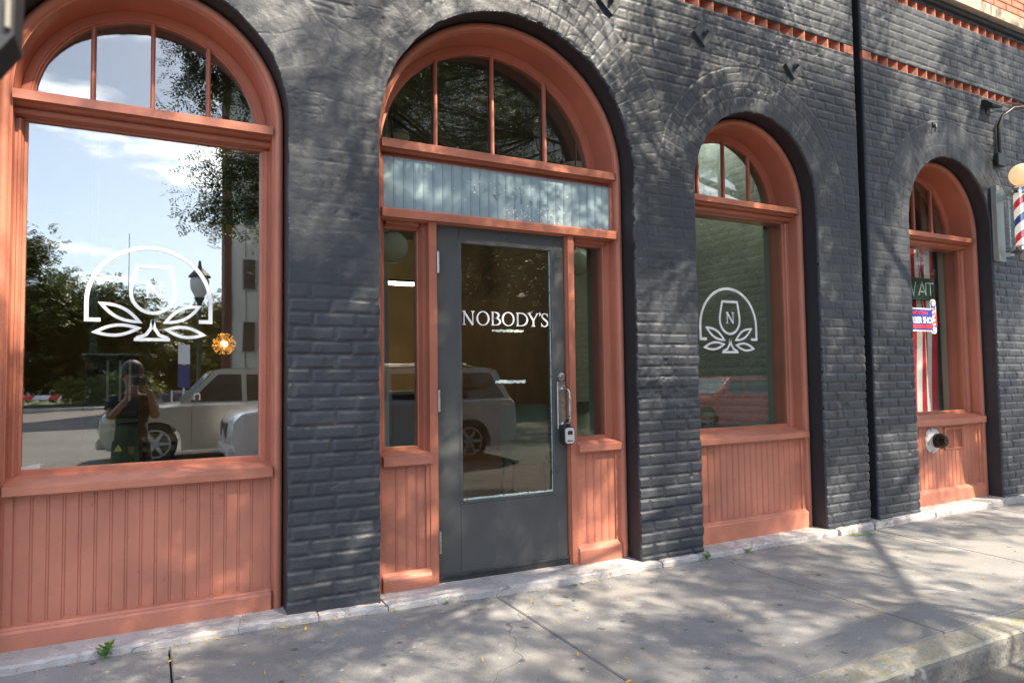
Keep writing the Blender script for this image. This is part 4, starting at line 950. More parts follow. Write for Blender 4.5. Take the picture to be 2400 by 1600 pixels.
# fallen leaves and weeds
ML = [mat('yellow fallen leaf', (.62, .38, .05), .6), mat('orange fallen leaf', (.48, .20, .04), .6), mat('green fallen leaf', (.14, .22, .04), .6)]
protos = []
for i in range(6):
    mb = MB(); L_ = .013 + .004 * (i % 3); n = 6; up = [( -L_ + 2 * L_ * t / n, .0048 * math.sin(math.pi * t / n), .002 + .003 * math.sin(math.pi * t / n + i)) for t in range(n + 1)]
    dn = [(a, -b_ * .9, c) for a, b_, c in up[::-1]][1:-1]; P = up + dn
    V = P + [(a, b_, c - .0012) for a, b_, c in P]; m2 = len(P); F = [tuple(range(m2 - 1, -1, -1)), tuple(range(m2, 2 * m2))] + [(q, (q + 1) % m2, (q + 1) % m2 + m2, q + m2) for q in range(m2)]
    protos.append(mesh_obj('fallen_leaf', V, F, ML[0 if i < 3 else 1 if i < 5 else 2], None))
spots = []
for i in range(150):
    if i < 60: x = random.uniform(-.6, 8.5); y = -.068 - abs(random.gauss(0, .02)); z = pz(x, y) + .001
    elif i < 72: x = random.choice((.117, 1.80, 3.50, 5.20)); y = random.uniform(-1.5, -.15); z = pz(x + .02, y) - .003
    else: x = random.uniform(.3, 8.5); y = random.uniform(-1.55, -.12); z = pz(x, y) + .001
    spots.append((x, y, z))
lab = ['small yellow leaf lying on the sidewalk', 'small orange leaf lying on the sidewalk', 'small green leaf lying on the sidewalk']
for i, sp in enumerate(spots):
    k = (i * 7 + 3) % 6; o = protos[k]
    if i >= 6: o = protos[k].copy(); COL.objects.link(o)
    else: o = protos[i]; k = i
    o.location = sp; o.rotation_euler = (random.uniform(-.2, .2), random.uniform(-.2, .2), random.uniform(0, 6.28)); s_ = random.uniform(.6, 1.25); o.scale = (s_, s_ * random.uniform(.7, 1.3), 1)
    cn_ = ['small yellow leaf', 'small orange leaf', 'small green leaf'][0 if k < 3 else 1 if k < 5 else 2]
    ar_ = ['below the big left window', 'by the pier left of the door', 'before the dark door', 'by the pier right of the door', 'below the emblem window', 'by the black groove', 'below the barber shop window', 'beyond the barber shop window'][int(np.searchsorted([.65, 1.14, 2.9, 3.44, 4.74, 5.9, 7.25], sp[0]))]
    pl_ = 'against the stone plinth' if i < 60 else 'caught in a sidewalk joint' if i < 72 else 'nearer the kerb' if sp[1] < -1 else 'on the middle of the sidewalk' if sp[1] < -.5 else 'on the slab near the wall'
    tag(o, cn_ + ' ' + pl_ + ' ' + ar_, 'leaf', 'fallen leaves on the sidewalk: ' + ['yellow', 'orange', 'green'][0 if k < 3 else 1 if k < 5 else 2])
M_WEED = mat('weed green', (.13, .28, .04), .5); M_WEEDY = mat('yellowing weed', (.40, .38, .05), .5)
def weed(x, y, h, n, label, m_=M_WEED, spread=.5, lf=.03):
    r_ = root('weed', (x, y, pz(x, y)), label, 'plant'); st_ = MB(); lv_ = MB()
    for i in range(n):
        a = random.uniform(0, 6.28); hh = h * random.uniform(.5, 1); sp_ = spread * hh; z0_ = pz(x, y)
        P = [(x, y, z0_), (x + math.cos(a) * sp_ * .4, y + math.sin(a) * sp_ * .4, z0_ + hh * .55), (x + math.cos(a) * sp_, y + math.sin(a) * sp_, z0_ + hh)]
        st_.tube(P, [.0018, .0014, .0008], 5)
        for j in range(6):
            t_ = .3 + .7 * j / 5; bx_ = Vector(P[0]).lerp(Vector(P[2]), t_); b2 = random.uniform(0, 6.28); d = Vector((math.cos(b2), math.sin(b2), random.uniform(.0, .7))).normalized(); sd_ = d.cross(Vector((0, 0, 1))).normalized(); L_ = lf * random.uniform(.6, 1.2)
            v = [bx_, bx_ + d * L_ * .5 + sd_ * L_ * .26, bx_ + d * L_, bx_ + d * L_ * .5 - sd_ * L_ * .26]; lv_.add([tuple(q) for q in v], [(0, 1, 2, 3)])
    st_.build('stem', m_, r_); lv_.build('leaves', m_, r_)
weed(-.135, -.07, .085, 10, 'small green weed growing from the joint below the big left window')
weed(3.40, -.075, .05, 7, 'broad-leaved green weed at the foot of the pier right of the door', lf=.028)
weed(3.80, -.06, .035, 9, 'yellowing tuft of weed below the emblem window right of the door', M_WEEDY, 1.3, .018)
weed(1.49, -.075, .03, 4, 'tiny weed sprig by the stone left of the door', lf=.014)
fr_ = MB()
for i in range(14):
    t_ = i / 13; bx_ = Vector((4.85 + .20 * t_, -.12 - .05 * t_, .004))
    for sgn in (-1, 1): fr_.add([tuple(bx_), tuple(bx_ + Vector((.012, sgn * .008, .004))), tuple(bx_ + Vector((.016, sgn * .024, .002))), tuple(bx_ + Vector((.004, sgn * .014, .003)))], [(0, 1, 2, 3)])
fr_.tube([(4.84, -.118, .003), (5.06, -.172, .003)], .0015, 5)
tag(fr_.build('fallen_frond', M_WEED), 'green compound leaf frond fallen on the sidewalk near the black groove', 'leaf')

# ------------------------------------------------------------------ interior things
def pendant(x, y, z, label, r=.125):
    p_ = root('globe_pendant', (x, y, z), label, 'lamp', 'opal globe pendants inside the shop')
    MB().sphere((x, y, z), r, 24).build('globe', mat('opal pendant glass', (.75, .78, .66), .25), p_, smooth=True)
    MB().tube([(x, y, z + r), (x, y, 3.88)], .008, 8).lathe((x, y, z + r - .01), [(.05, 0), (.05, .03), (.01, .05)], 'z', 16).lathe((x, y, 3.87), [(.06, 0), (.06, .03)], 'z', 16).build('stem', M_BLACK, p_)
pendant(1.80, 1.78, 2.34, 'opal globe pendant lamp inside, seen through the glass left of the door', .13)
pendant(3.62, 1.78, 2.34, 'opal globe pendant lamp inside, seen through the glass right of the door', .13)
for (x, y, l) in ((2.35, 3.3, 'left pale dish lamp seen in the fanlight above the door'), (4.6, 3.3, 'right pale dish lamp seen in the fanlight above the door')):
    q = root('dish_lamp', (x, y, 3.85), l, 'lamp', 'pale dish lamps under the ceiling')
    MB().lathe((x, y, 3.80), [(.02, -.05), (.10, -.02), (.14, .015), (.14, .03), (.02, .05)], 'z', 24).build('shade', mat('cream enamel', (.7, .68, .55), .4), q, smooth=True)
    MB().tube([(x, y, 3.84), (x, y, 3.895)], .01, 8).build('stem', M_BLACK, q)
# glowing burst lamp
sp = root('burst_lamp', (.76, 4.33, 1.65), 'golden glowing burst lamp seen inside the big left window', 'lamp')
MB().sphere((.76, 4.33, 1.65), .035, 14).build('core', mat('lit core', (1, .8, .5), .5, emit=(1, .62, .25), estr=12), sp, smooth=True)
b = MB()
for i in range(90):
    v = Vector(rng.normal(0, 1, 3)).normalized(); p0 = Vector((.76, 4.33, 1.65)); b.tube([p0 + v * .035, p0 + v * .112], .0025, 4); b.sphere(tuple(p0 + v * .115), .009, 6)
b.build('spikes', mat('gilt glass', (.9, .5, .12), .2, .6, emit=(1, .45, .1), estr=.35), sp)
MB().tube([(.76, 4.33, 1.78), (.76, 4.33, 3.9)], .006, 6).build('cord', M_BLACK, sp)
cb = root('display_cabinet', (-.17, 1.55, 1.0), 'tall dark brown cabinet inside the left window, on top of the green bin', 'cabinet')
MB().box(-.335, -.03, 1.45, 1.7, 1.035, 1.435, .004).build('body', mat('dark brown veneer', (.035, .02, .013), .35), cb)
for x in (-.21, -.14, -.085): MB().box(x, x + .014, 1.44, 1.446, 1.14, 1.40).build('handle_bar', mat('satin aluminium', (.6, .6, .55), .4), cb)
MB().box(-.345, -.02, 1.44, 1.71, 1.435, 1.447).build('top', mat('glass shelf edge', (.5, .52, .48), .3), cb)
gb = root('green_bin', (-.16, 1.55, .05), 'large dark green plastic bin standing inside the left window', 'bin')
MB().prism_y(1.32, 1.80, [(-.34, .05), (-.33, .78), (-.30, 1.0), (-.03, 1.0), (-.015, .78), (-.01, .05)][::-1]).build('body', mat('bottle green plastic', (.028, .05, .018), .4, bump=.4, bscale=8, bdist=.02), gb)
MB().box(-.315, -.02, 1.30, 1.81, 1.001, 1.032, .008).build('lid', mat('bottle green plastic', (.028, .05, .018), .4), gb)
MB().prism_y(1.315, 1.319, [(-.16, .83), (-.135, .875), (-.11, .83)]).prism_y(1.315, 1.319, [(-.20, .655), (-.19, .72), (-.17, .72), (-.16, .655)]).build('warning_mark', mat('yellow print', (.4, .42, .08), .6), gb)
wb = root('wood_stool', (.08, 1.6, .05), 'light wooden stool with thick board seat inside the left window', 'stool')
MB().box(-.03, .20, 1.45, 1.72, .865, .905, .004).box(-.005, .19, 1.50, 1.70, .80, .835, .004).build('seat', mat('light pine', (.45, .30, .15), .5), wb)
for (x, y) in ((0.0, 1.52), (.17, 1.52), (0, 1.68), (.17, 1.68)): MB().box(x, x + .025, y, y + .025, .05, .865).build('leg', M_BLACK, wb)
def chair(x, y, rz, label):
    c = root('bar_chair', (x, y, .05), label, 'chair', 'green bar chairs inside the shop', rz)
    V = MB(); 
    P = rrect(0, .0, .42, .42, .12)
    V.prism_z(.50, .58, P).build('seat', mat('olive velvet', (.11, .15, .04), .8), c, local=True)
    B = MB(); n = 10
    pts = [(-.20 + .40 * i / n, .17 + .05 * math.sin(math.pi * i / n)) for i in range(n + 1)]
    B.prism_z(.57, .98, pts + [(a, b_ + .035) for a, b_ in pts[::-1]]).build('backrest', mat('grey green velvet', (.13, .16, .08), .8), c, local=True)
    for sx in (-1, 1):
        for sy in (-1, 1): MB().tube([(sx * .17, sy * .17, .50), (sx * .22, sy * .22, 0)], [.012, .009], 8).build('leg', M_BLACK, c, local=True)
chair(2.93, 1.55, 2.4, 'green velvet bar chair nearest the door glass, with black legs'); chair(3.50, 1.75, 2.6, 'green velvet bar chair farther right behind the door glass')
tb = root('bar_table', (4.3, 1.6, .05), 'wooden table by the mint brick wall inside the shop', 'table')
MB().box(3.75, 4.95, 1.35, 2.0, .80, .85, .005).build('tabletop', mat('warm oak', (.38, .17, .07), .45), tb)
for x in (3.85, 4.8): MB().box(x, x + .05, 1.65, 1.70, .05, .80).build('leg', M_BLACK, tb)
ct = root('service_counter', (2.6, 4.9, .05), 'dark service counter deep inside the shop', 'counter')
MB().box(1.5, 3.6, 4.7, 5.3, .05, 1.05, .01).build('body', mat('dark walnut', (.04, .025, .018), .5), ct); MB().box(1.45, 3.65, 4.65, 5.35, 1.051, 1.09, .005).build('top', mat('pale counter top', (.4, .38, .34), .3), ct)
bx = root('cardboard_box', (2.25, 3.1, .05), 'open cardboard box on the floor inside the door', 'box')
MB().box(2.1, 2.6, 2.9, 3.3, .05, .42, .004).build('carton', mat('cardboard', (.28, .17, .09), .8), bx); MB().add([(2.1, 2.9, .42), (2.6, 2.9, .42), (2.62, 2.78, .50), (2.08, 2.78, .50)], [(0, 1, 2, 3)]).build('flap', mat('cardboard', (.28, .17, .09), .8), bx)
pp = MB()
for (x, y, a) in ((1.95, 1.35, .2), (2.05, 1.5, .9), (1.9, 1.55, -.4), (2.3, 1.6, .5)):
    c_, s_ = math.cos(a), math.sin(a); V = [(x + c_ * u - s_ * v, y + s_ * u + c_ * v, .055 + .02 * abs(u * 5) + .004 * k) for k in (0, .2) for u, v in ((-.1, -.14), (.1, -.14), (.1, .14), (-.1, .14))]
    pp.add(V, [(3, 2, 1, 0), (4, 5, 6, 7), (0, 1, 5, 4), (1, 2, 6, 5), (2, 3, 7, 6), (3, 0, 4, 7)])
tag(pp.build('paper_pile', mat('white paper', (.75, .75, .72), .7)), 'loose white papers on the floor just inside the door', 'paper')
tb2 = root('tube_light', (2.9, 6.4, 2.6), 'lit fluorescent tube fitting deep inside the shop', 'light')
MB().box(3.12, 3.80, 6.4, 6.46, 2.68, 2.72).build('tube', mat('lit tube', (1, 1, .9), .5, emit=(1, .85, .55), estr=40), tb2); MB().box(3.12, 3.80, 6.4, 6.46, 2.725, 2.76).build('housing', M_INC, tb2)
fill_tube = root('tube_light', (4.45, 1.35, 3.7), 'added unseen tube light brightening the mint brick wall inside the shop', 'light')  # fill light added out of view to brighten the mint wall
MB().box(3.95, 4.92, 1.32, 1.38, 3.68, 3.72).build('tube', mat('added fill tube', (1, 1, .95), .5, emit=(1, .95, .82), estr=10), fill_tube); MB().box(3.95, 4.92, 1.30, 1.40, 3.725, 3.80).build('housing', M_INC, fill_tube)

# ------------------------------------------------------------------ trees
def fronds(cent, n_per, spread, rngl, fl=.17, pairs=6, lw=.014, ll=.042, droop=.4):
    cent = np.asarray(cent); n = len(cent) * n_per
    base = np.repeat(cent, n_per, 0) + rngl.normal(0, 1, (n, 3)) * np.array(spread)
    a = rngl.uniform(0, 2 * np.pi, n); el = rngl.normal(-droop, .35, n)
    d = np.stack([np.cos(a) * np.cos(el), np.sin(a) * np.cos(el), np.sin(el)], 1)
    s = np.cross(d, rngl.normal(0, .35, (n, 3)) + [0, 0, 1]); s /= np.linalg.norm(s, axis=1)[:, None]
    L = fl * rngl.uniform(.7, 1.3, n)
    t = (np.arange(pairs) + .5) / pairs; V = []
    out = []
    for sg in (-1, 1):
        b = base[:, None] + d[:, None] * (t[None, :, None] * L[:, None, None])
        dr = (s * sg)[:, None] * .93 + d[:, None] * .36
        wv = d[:, None] * 1.0
        w = lw / 2; l = ll * (1 - .35 * np.abs(t - .5) * 2)[None, :, None]
        dr = dr + rngl.normal(0, .18, (n, pairs, 3))
        q = np.stack([b, b + dr * l * .5 + wv * w, b + dr * l, b + dr * l * .5 - wv * w], 2); out.append(q.reshape(-1, 4, 3))
    Q = np.concatenate(out).reshape(-1, 3); return Q
def tree(name, base, crown_pts, fork, label, group, leafm, rngl, tr=.16, n_per=26, spread=(.22, .22, .16), fork_n=5, **kw):
    r_ = root(name, base, label, 'tree', group); w = MB(); B = Vector(base); Fk = Vector(fork)
    w.tube([B, B.lerp(Fk, .4) + Vector((.05, .03, 0)), Fk], [tr * 1.25, tr, tr * .85], 12)
    cp = [Vector(p_) for p_ in crown_pts]; mids = []
    k = fork_n; idx = np.array([list(p_) for p_ in cp]); c0 = idx[rngl.choice(len(idx), k, replace=False)]
    for _ in range(6):
        lab_ = np.argmin(((idx[:, None] - c0[None]) ** 2).sum(-1), 1)
        c0 = np.array([idx[lab_ == j].mean(0) if (lab_ == j).any() else c0[j] for j in range(k)])
    for j in range(k):
        H_ = Fk.lerp(Vector(c0[j]), .62) + Vector(rngl.normal(0, .12, 3)); mid = Fk.lerp(H_, .5) + Vector(rngl.normal(0, .16, 3)) + Vector((0, 0, .15))
        w.tube([Fk, mid, H_], [tr * .45, tr * .28, tr * .16], 9)
        for p_ in [cp[i] for i in range(len(cp)) if lab_[i] == j]:
            m1 = H_.lerp(p_, .5) + Vector(rngl.normal(0, .14, 3)) + Vector((0, 0, .1)); mids.append(list(m1.lerp(p_, .55))); mids.append(list(m1.lerp(p_, .15))); w.tube([H_, m1, p_], [tr * .08, tr * .045, .004], 6)
            for _ in range(1):
                q = p_ + Vector(rngl.normal(0, .3, 3)); w.tube([m1, q], [tr * .05, .003], 4)
    w.build('trunk', M_BARK, r_, smooth=True)
    Q = np.concatenate([fronds([list(p_) for p_ in cp], n_per, spread, rngl, **kw), fronds(mids, max(4, n_per // 9), (.1, .1, .07), rngl, **kw)])
    fast_mesh('crown', Q, np.arange(len(Q)).reshape(-1, 4), leafm, r_)
    return r_
rl = np.random.default_rng(11)
def cloud(n, c, ax, rngl, cond=lambda p_: True, hollow=.0):
    out = []
    while len(out) < n:
        v = rngl.uniform(-1, 1, 3); r_ = np.linalg.norm(v)
        if r_ > 1 or r_ < hollow: continue
        p_ = np.array(c) + v * np.array(ax)
        if cond(p_): out.append(p_)
    return out
def clumps(n, k, c, ax, rngl, cond, sig):
    cs = np.array(cloud(k, c, ax, rngl, cond)); return [cs[i % k] + rngl.normal(0, 1, 3) * sig for i in range(n)]
def condA(p_): return p_[0] > .45 + .18 * max(0, p_[2] - 3.5) and p_[1] < -1.0 and not (p_[2] < 3.6 and p_[0] < 1.4)
A_pts = cloud(195, (4.4, -3.9, 6.25), (4.6, 3.0, 2.5), rl, condA) + cloud(60, (5.0, -8.4, 6.3), (3.4, 1.9, 1.3), rl, lambda p_: p_[0] > 2.0)
A_pts += [np.array(p_) + rl.normal(0, .06, 3) for _q in (0, 1) for p_ in ((1.6, -3.3, 4.3), (1.35, -3.3, 4.0), (1.1, -3.3, 3.7), (.9, -3.25, 3.45), (.75, -3.2, 3.2), (.60, -3.2, 2.98), (1.3, -3.4, 3.4), (1.12, -3.4, 3.15), (1.2, -3.2, 4.6), (1.0, -3.2, 4.45), (.8, -3.3, 4.6), (.62, -3.3, 4.45), (.5, -3.3, 4.3), (.95, -3.3, 4.95), (.72, -3.3, 5.0), (1.2, -3.3, 5.2), (1.35, -3.3, 3.0), (1.25, -3.4, 4.3), (.42, -3.2, 4.7))]
A_pts = [p_ for p_ in A_pts if not (.5 < p_[0] < 2.3 and 4.6 < p_[2] < 6.2 and p_[1] < -3.6)]
tree('locust_tree', (8.3, -1.35, -.02), A_pts, (7.9, -1.9, 3.3), 'nearest honey locust spreading over the street, mirrored above the door', 'street trees by the kerb', M_LEAF, rl, .14, 78, (.15, .15, .11), 7, ll=.052, lw=.017)
B_pts = cloud(150, (11.4, -3.6, 6.2), (4.5, 2.7, 2.3), rl, lambda p_: p_[1] < -.9)
tree('locust_tree', (13.2, -1.35, -.02), B_pts, (12.8, -1.9, 3.4), 'second honey locust farther along the kerb beyond the barber shop', 'street trees by the kerb', M_LEAF, rl, .14, 78, (.16, .16, .12), 6, ll=.05, lw=.017)
D_pts = cloud(170, (9.0, -17.5, 6.2), (6.4, 2.2, 2.6), rl)
tree('locust_tree', (9.4, -18.2, -.32), D_pts, (9.3, -17.2, 3.2), 'honey locust across the lane whose drooping fronds show in the door glass', 'street trees across the lane', M_LEAF, rl, .16, 90, (.36, .36, .36), 6, ll=.05, lw=.018)
F_pts = clumps(140, 34, (21.5, -18.5, 6.8), (5.0, 2.4, 3.2), rl, lambda p_: True, (.4, .4, .3))
tree('locust_tree', (21.5, -19.5, -.32), F_pts, (21.3, -19, 3.2), 'yellowing honey locust across the lane, seen in the fanlight of the emblem window', 'street trees across the lane', M_LEAFH, rl, .16, 80, (.28, .28, .24), 6, ll=.05, lw=.018)
for i, (x, y, h, r_, lbl) in enumerate([(19, -20, 9, 4.2, 'bushy tree in front of the brick warehouse, left one'), (27, -21, 8, 4.6, 'bushy tree in front of the brick warehouse, middle one'), (36, -21, 9.5, 5, 'bushy tree in front of the brick warehouse, right one'), (-7.0, -46, 9.4, 4.4, 'leftmost tall green tree mirrored in the big window'), (-2.8, -48, 7.4, 3.8, 'medium green tree next to the tall leftmost one'), (1.2, -53, 5.4, 3.6, 'low round tree behind the lamp post'), (5.0, -56, 6.8, 3.6, 'dark tree beside the pale building'), (-13, -50, 9.5, 5, 'big green tree at the far left edge of the street'), (-19, -54, 9, 5, 'wide tree beyond the far left edge')]):
    pts = cloud(120, (x, y, h * .55), (r_, r_ * .8, h * .5), rl)
    tree('leafy_tree', (x, y, -.16), pts, (x, y, h * .3), lbl, 'trees across the far lawn', M_LEAFF, rl, .22, 70, (.6, .6, .5), 5, fl=.5, pairs=4, lw=.14, ll=.24, droop=.2)
hd_ = cloud(90, (-1.8, -42.9, .75), (2.8, .5, .85), rl); Q = fronds(hd_, 60, (.2, .2, .15), rl, fl=.25, pairs=3, lw=.06, ll=.1, droop=-.2)
tag(fast_mesh('hedge', Q, np.arange(len(Q)).reshape(-1, 4), M_LEAFH), 'sunlit yellow green hedge along the far pavement', 'hedge')

# ------------------------------------------------------------------ far buildings
fb = root('clapboard_building', (14, -52, -.2), 'tall pale clapboard building mirrored at the right of the big window', 'building')
b = MB(); b.box(5.0, 40, -46.6, -44.5, -.2, 26); b.build('wall', mat('cream siding', (.74, .72, .60), .8), fb)
b = MB()
for i in range(40): b.box(5.0 - .0 + i * .9, 5.0 + i * .9 + .06, -44.5, -44.44, -.2, 26)
b.build('batten', mat('cream batten', (.36, .34, .28), .8), fb)
MB().box(4.62, 4.99, -46.7, -44.3, -.2, 27).build('brick_end_wall', mat('dark red brick', (.14, .045, .035), .85, var=.3, vscale=2), fb)
for z in (3, 7.2, 11.4, 15.6, 19.8):
    for x in (5.7, 8.2, 10.7, 13.2, 16):
        o = MB().box(x, x + .9, -44.43, -44.36, z, z + 2.1, .02).build('window', mat('window trim', (.5, .48, .42), .6), fb); MB().box(x + .08, x + .82, -44.358, -44.35, z + .08, z + 2.02).build('pane', mat('far window glass', (.06, .07, .07), .1), o)

wh = root('brick_warehouse', (35, -30, -.3), 'long dark brick warehouse across the street, mirrored in the door and right windows', 'building')
MB().box(7.5, 80, -45, -27, -.3, 11.5).box(7.4, 80, -27.15, -26.95, 11.3, 11.9).build('wall', mat('sooty brown brick', (.10, .055, .04), .9, var=.4, vscale=1.5), wh)
for z in (8.4,):
    for i in range(20):
        x = 9 + i * 3.4; o = MB().box(x, x + 1.2, -26.99, -26.93, z, z + 2.0, .02).build('window', mat('window trim', (.3, .28, .24), .6), wh); MB().box(x + .08, x + 1.12, -26.928, -26.92, z + .08, z + 1.92).build('pane', mat('far window glass', (.06, .07, .07), .1), o)
# ------------------------------------------------------------------ street lamp, fence, sign, barrier
lp = root('street_lamp', (1.42, -18, -.32), 'black acorn street lamp mirrored in the big window', 'street lamp')
MB().lathe((1.42, -18, -.32), [(.20, 0), (.2, .25), (.13, .4), (.1, .8), (.065, 1.0), (.055, 3.3), (.08, 3.36), (.055, 3.45), (.05, 3.8), (.12, 3.95), (.14, 4.0)], 'z', 20).build('post', mat('dark green iron', (.012, .03, .025), .4), lp, smooth=True)
MB().lathe((1.42, -18, 3.68), [(.12, 0), (.24, .25), (.26, .5), (.22, .6)], 'z', 20).build('globe', mat('frosted lantern glass', (.6, .62, .6), .2), lp, smooth=True)
MB().lathe((1.42, -18, 4.28), [(.30, 0), (.30, .04), (.20, .16), (.08, .28), (.05, .34), (.03, .5)], 'z', 20).build('cap', mat('dark green iron', (.012, .03, .025), .4), lp, smooth=True)
ps = root('parking_sign', (.98, -17.2, -.32), 'stacked white and blue parking signs on a grey post', 'sign')
MB().tube([(.98, -17.2, -.32), (.98, -17.2, 2.3)], .03, 8).build('post', M_STEEL, ps)
MB().box(.83, 1.13, -17.16, -17.15, 1.7, 2.25, .004).build('white_plate', M_WHITE, ps); MB().box(.83, 1.13, -17.16, -17.15, 1.05, 1.66, .004).build('blue_plate', mat('blue plate', (.03, .06, .2), .5), ps)
fc = root('chain_link_fence', (2, -19, -.32), 'low chain-link fence in front of the navy pickup', 'fence')
for i in range(6): MB().tube([(.75 + i * 1.6, -19, -.32), (.75 + i * 1.6, -19, .95)], .03, 8).build('post', M_STEEL, fc)
b = MB(); b.tube([(.75, -19, .93), (8.8, -19, .93)], .02, 6)
for i in range(110):
    x = .75 + i * .075
    b.tube([(x, -19, -.3), (x + 1.2 if x + 1.2 < 8.8 else 8.8, -19, -.3 + min(1.2, 8.8 - x))], .004, 3, False) if x < 8.7 else None
    b.tube([(x, -19, .9), (x + 1.2 if x + 1.2 < 8.8 else 8.8, -19, .9 - min(1.2, 8.8 - x))], .004, 3, False) if x < 8.7 else None
b.build('mesh_panel', M_STEEL, fc)
bg_ = root('barrier_arm', (-4, -30, -.3), 'white barrier arm with red stripes across the far side of the road', 'barrier')
MB().box(-6.5, -3.0, -30, -29.94, .55, .72).build('arm', M_WHITE, bg_)
for x in (-6.2, -5.3, -4.4, -3.5): MB().prism_y(-29.938, -29.93, [(x, .55), (x + .15, .72), (x + .5, .72), (x + .35, .55)][::-1]).build('stripe', SR, bg_)

# ------------------------------------------------------------------ vehicles (front faces -x)
def car(name, loc, L, Wd, Hh, paint, label, kind='suv', rails=False, driver=False):
    r_ = root(name, loc, label, 'car')
    hw_ = Wd / 2; gc = .24
    if kind == 'suv': hood, wsb, wst, rr, rg = 1.10 / 1.8 * Hh, .27, .40, .93, .985
    elif kind == 'pickup': hood, wsb, wst, rr, rg = 1.12 / 1.8 * Hh, .28, .37, .60, .63
    else: hood, wsb, wst, rr, rg = .95 / 1.45 * Hh, .26, .42, .74, .90
    belt = hood + .04
    # side outline with wheel arches, lofted across the width with tumble-home
    wr = .38 if kind != 'sedan' else .33; fx_, rx_ = .185 * L, .80 * L; ar = wr + .06
    def outline():
        P = [(.02 * L, gc + .08), (.0, gc + .35), (.005 * L, hood * .80), (.03 * L, hood * .92), (.10 * L, hood * .975), (wsb * L, hood + .03)]
        if kind == 'pickup': P += [(.60 * L, belt), (.63 * L, belt + .02), (.985 * L, belt + .02), (L, belt - .05)]
        elif kind == 'sedan': P += [(.88 * L, belt + .03), (.985 * L, belt), (L, belt - .15)]
        else: P += [(.975 * L, belt + .02), (.99 * L, belt - .05)]
        P += [(L, gc + .35), (.985 * L, gc + .1)]
        for c_ in (rx_, fx_):
            P += [(c_ + ar, gc)] + [(c_ + ar * math.cos(a), max(gc, wr + ar * math.sin(a))) for a in [math.pi * i / 10 for i in range(0, 11)] if wr + ar * math.sin(a) > gc] + [(c_ - ar, gc)]
        return P
    O_ = outline(); n = len(O_)
    secs = [(-hw_, .90), (-hw_ + .04, .985), (-hw_ * .8, 1.0), (0, 1.012), (hw_ * .8, 1.0), (hw_ - .04, .985), (hw_, .90)]
    V = []; F = []
    for (y, s_) in secs:
        nose = 1 - (abs(y) / hw_) ** 3
        for (x, z) in O_:
            zz_ = z if z < .55 * hood else .55 * hood + (z - .55 * hood) * (s_ if abs(y) > hw_ * .9 else s_)
            xx_ = x - .07 * nose * (x < .1 * L) + .05 * nose * (x > .9 * L); V.append((xx_ + (.03 * L if x < .03 * L and abs(y) >= hw_ - .001 else 0), y, zz_))
    for i in range(len(secs) - 1):
        for j in range(n): F.append((i * n + j, i * n + (j + 1) % n, (i + 1) * n + (j + 1) % n, (i + 1) * n + j))
    F += [tuple(range(n)), tuple(range(len(secs) * n - 1, (len(secs) - 1) * n - 1, -1))]
    body = mesh_obj('body', V, F, paint, r_, True, True)
    body.data.set_sharp_from_angle(angle=R(40))
    # greenhouse: roof + pillars with separate window panes
    rt = Hh - (.06 if rails else 0); by = hw_ - .06; ty = hw_ - .20
    q = [(wsb * L, belt - .03), (wst * L, rt - .03), ((wst + .03) * L, rt), ((rr - .05) * L, rt), (rr * L, rt - .06), (rg * L, belt - .03)]
    V = []; F = []
    for (s_) in (-1, 1):
        for (x, z) in q:
            f_ = (z - belt) / (rt - belt); V.append((x, s_ * (by + (ty - by) * f_), z))
    n6 = len(q); F = [tuple(range(n6)), tuple(range(2 * n6 - 1, n6 - 1, -1))] + [(i, (i + 1) % n6, (i + 1) % n6 + n6, i + n6) for i in range(n6)]
    mesh_obj('cabin', V, F, paint, r_, False, True)
    # windows just proud of the cabin
    def sidepane(xa0, xa1, xb0, xb1, s_):
        z0_, z1_ = belt + .02, rt - .11
        def pt(x, z, e=0): f_ = (z - belt) / (rt - belt); return (x, s_ * (by + (ty - by) * f_ + .004 + e), z)
        P = [pt(xa0, z0_), pt(xb0, z0_), pt(xb1, z1_), pt(xa1, z1_)]; P2 = [pt(xa0, z0_, .006), pt(xb0, z0_, .006), pt(xb1, z1_, .006), pt(xa1, z1_, .006)]
        MB().add(P + P2, [(0, 1, 2, 3), (7, 6, 5, 4), (0, 4, 5, 1), (1, 5, 6, 2), (2, 6, 7, 3), (3, 7, 4, 0)]).build('side_window', M_CARGL, r_, local=True)
    sp_ = [(wsb + .035, wst + .012, .50, .50), (.52, .52, .70, .69), (.72, .71, rg - .03, rr - .03)] if kind == 'suv' else [(wsb + .035, wst + .012, .46, .46), (.475, .475, rg - .03, rr - .01)] if kind == 'pickup' else [(wsb + .04, wst + .01, .52, .52), (.54, .54, rg - .10, rr - .01)]
    for s_ in (-1, 1):
        for a in sp_: sidepane(a[0] * L, a[1] * L, a[2] * L, a[3] * L, s_)
    dxw, dzw = (wst - wsb) * L, rt - belt; nx_, nz_ = -dzw, dxw; nl = math.hypot(nx_, nz_); nx_ /= nl; nz_ /= nl
    P = [((wsb + .01) * L + nx_ * .01, -by + .05, belt + .01 + nz_ * .01), ((wsb + .01) * L + nx_ * .01, by - .05, belt + .01 + nz_ * .01), (wst * L - .02 + nx_ * .01, ty - .04, rt - .05 + nz_ * .01), (wst * L - .02 + nx_ * .01, -ty + .04, rt - .05 + nz_ * .01)]
    P2 = [(a + nx_ * .008, b_, c + nz_ * .008) for a, b_, c in P]
    MB().add(P + P2, [(0, 1, 2, 3), (7, 6, 5, 4), (0, 4, 5, 1), (1, 5, 6, 2), (2, 6, 7, 3), (3, 7, 4, 0)]).build('windshield', mat('windshield glass', (.25, .33, .38), .04, spec=1), r_, local=True)
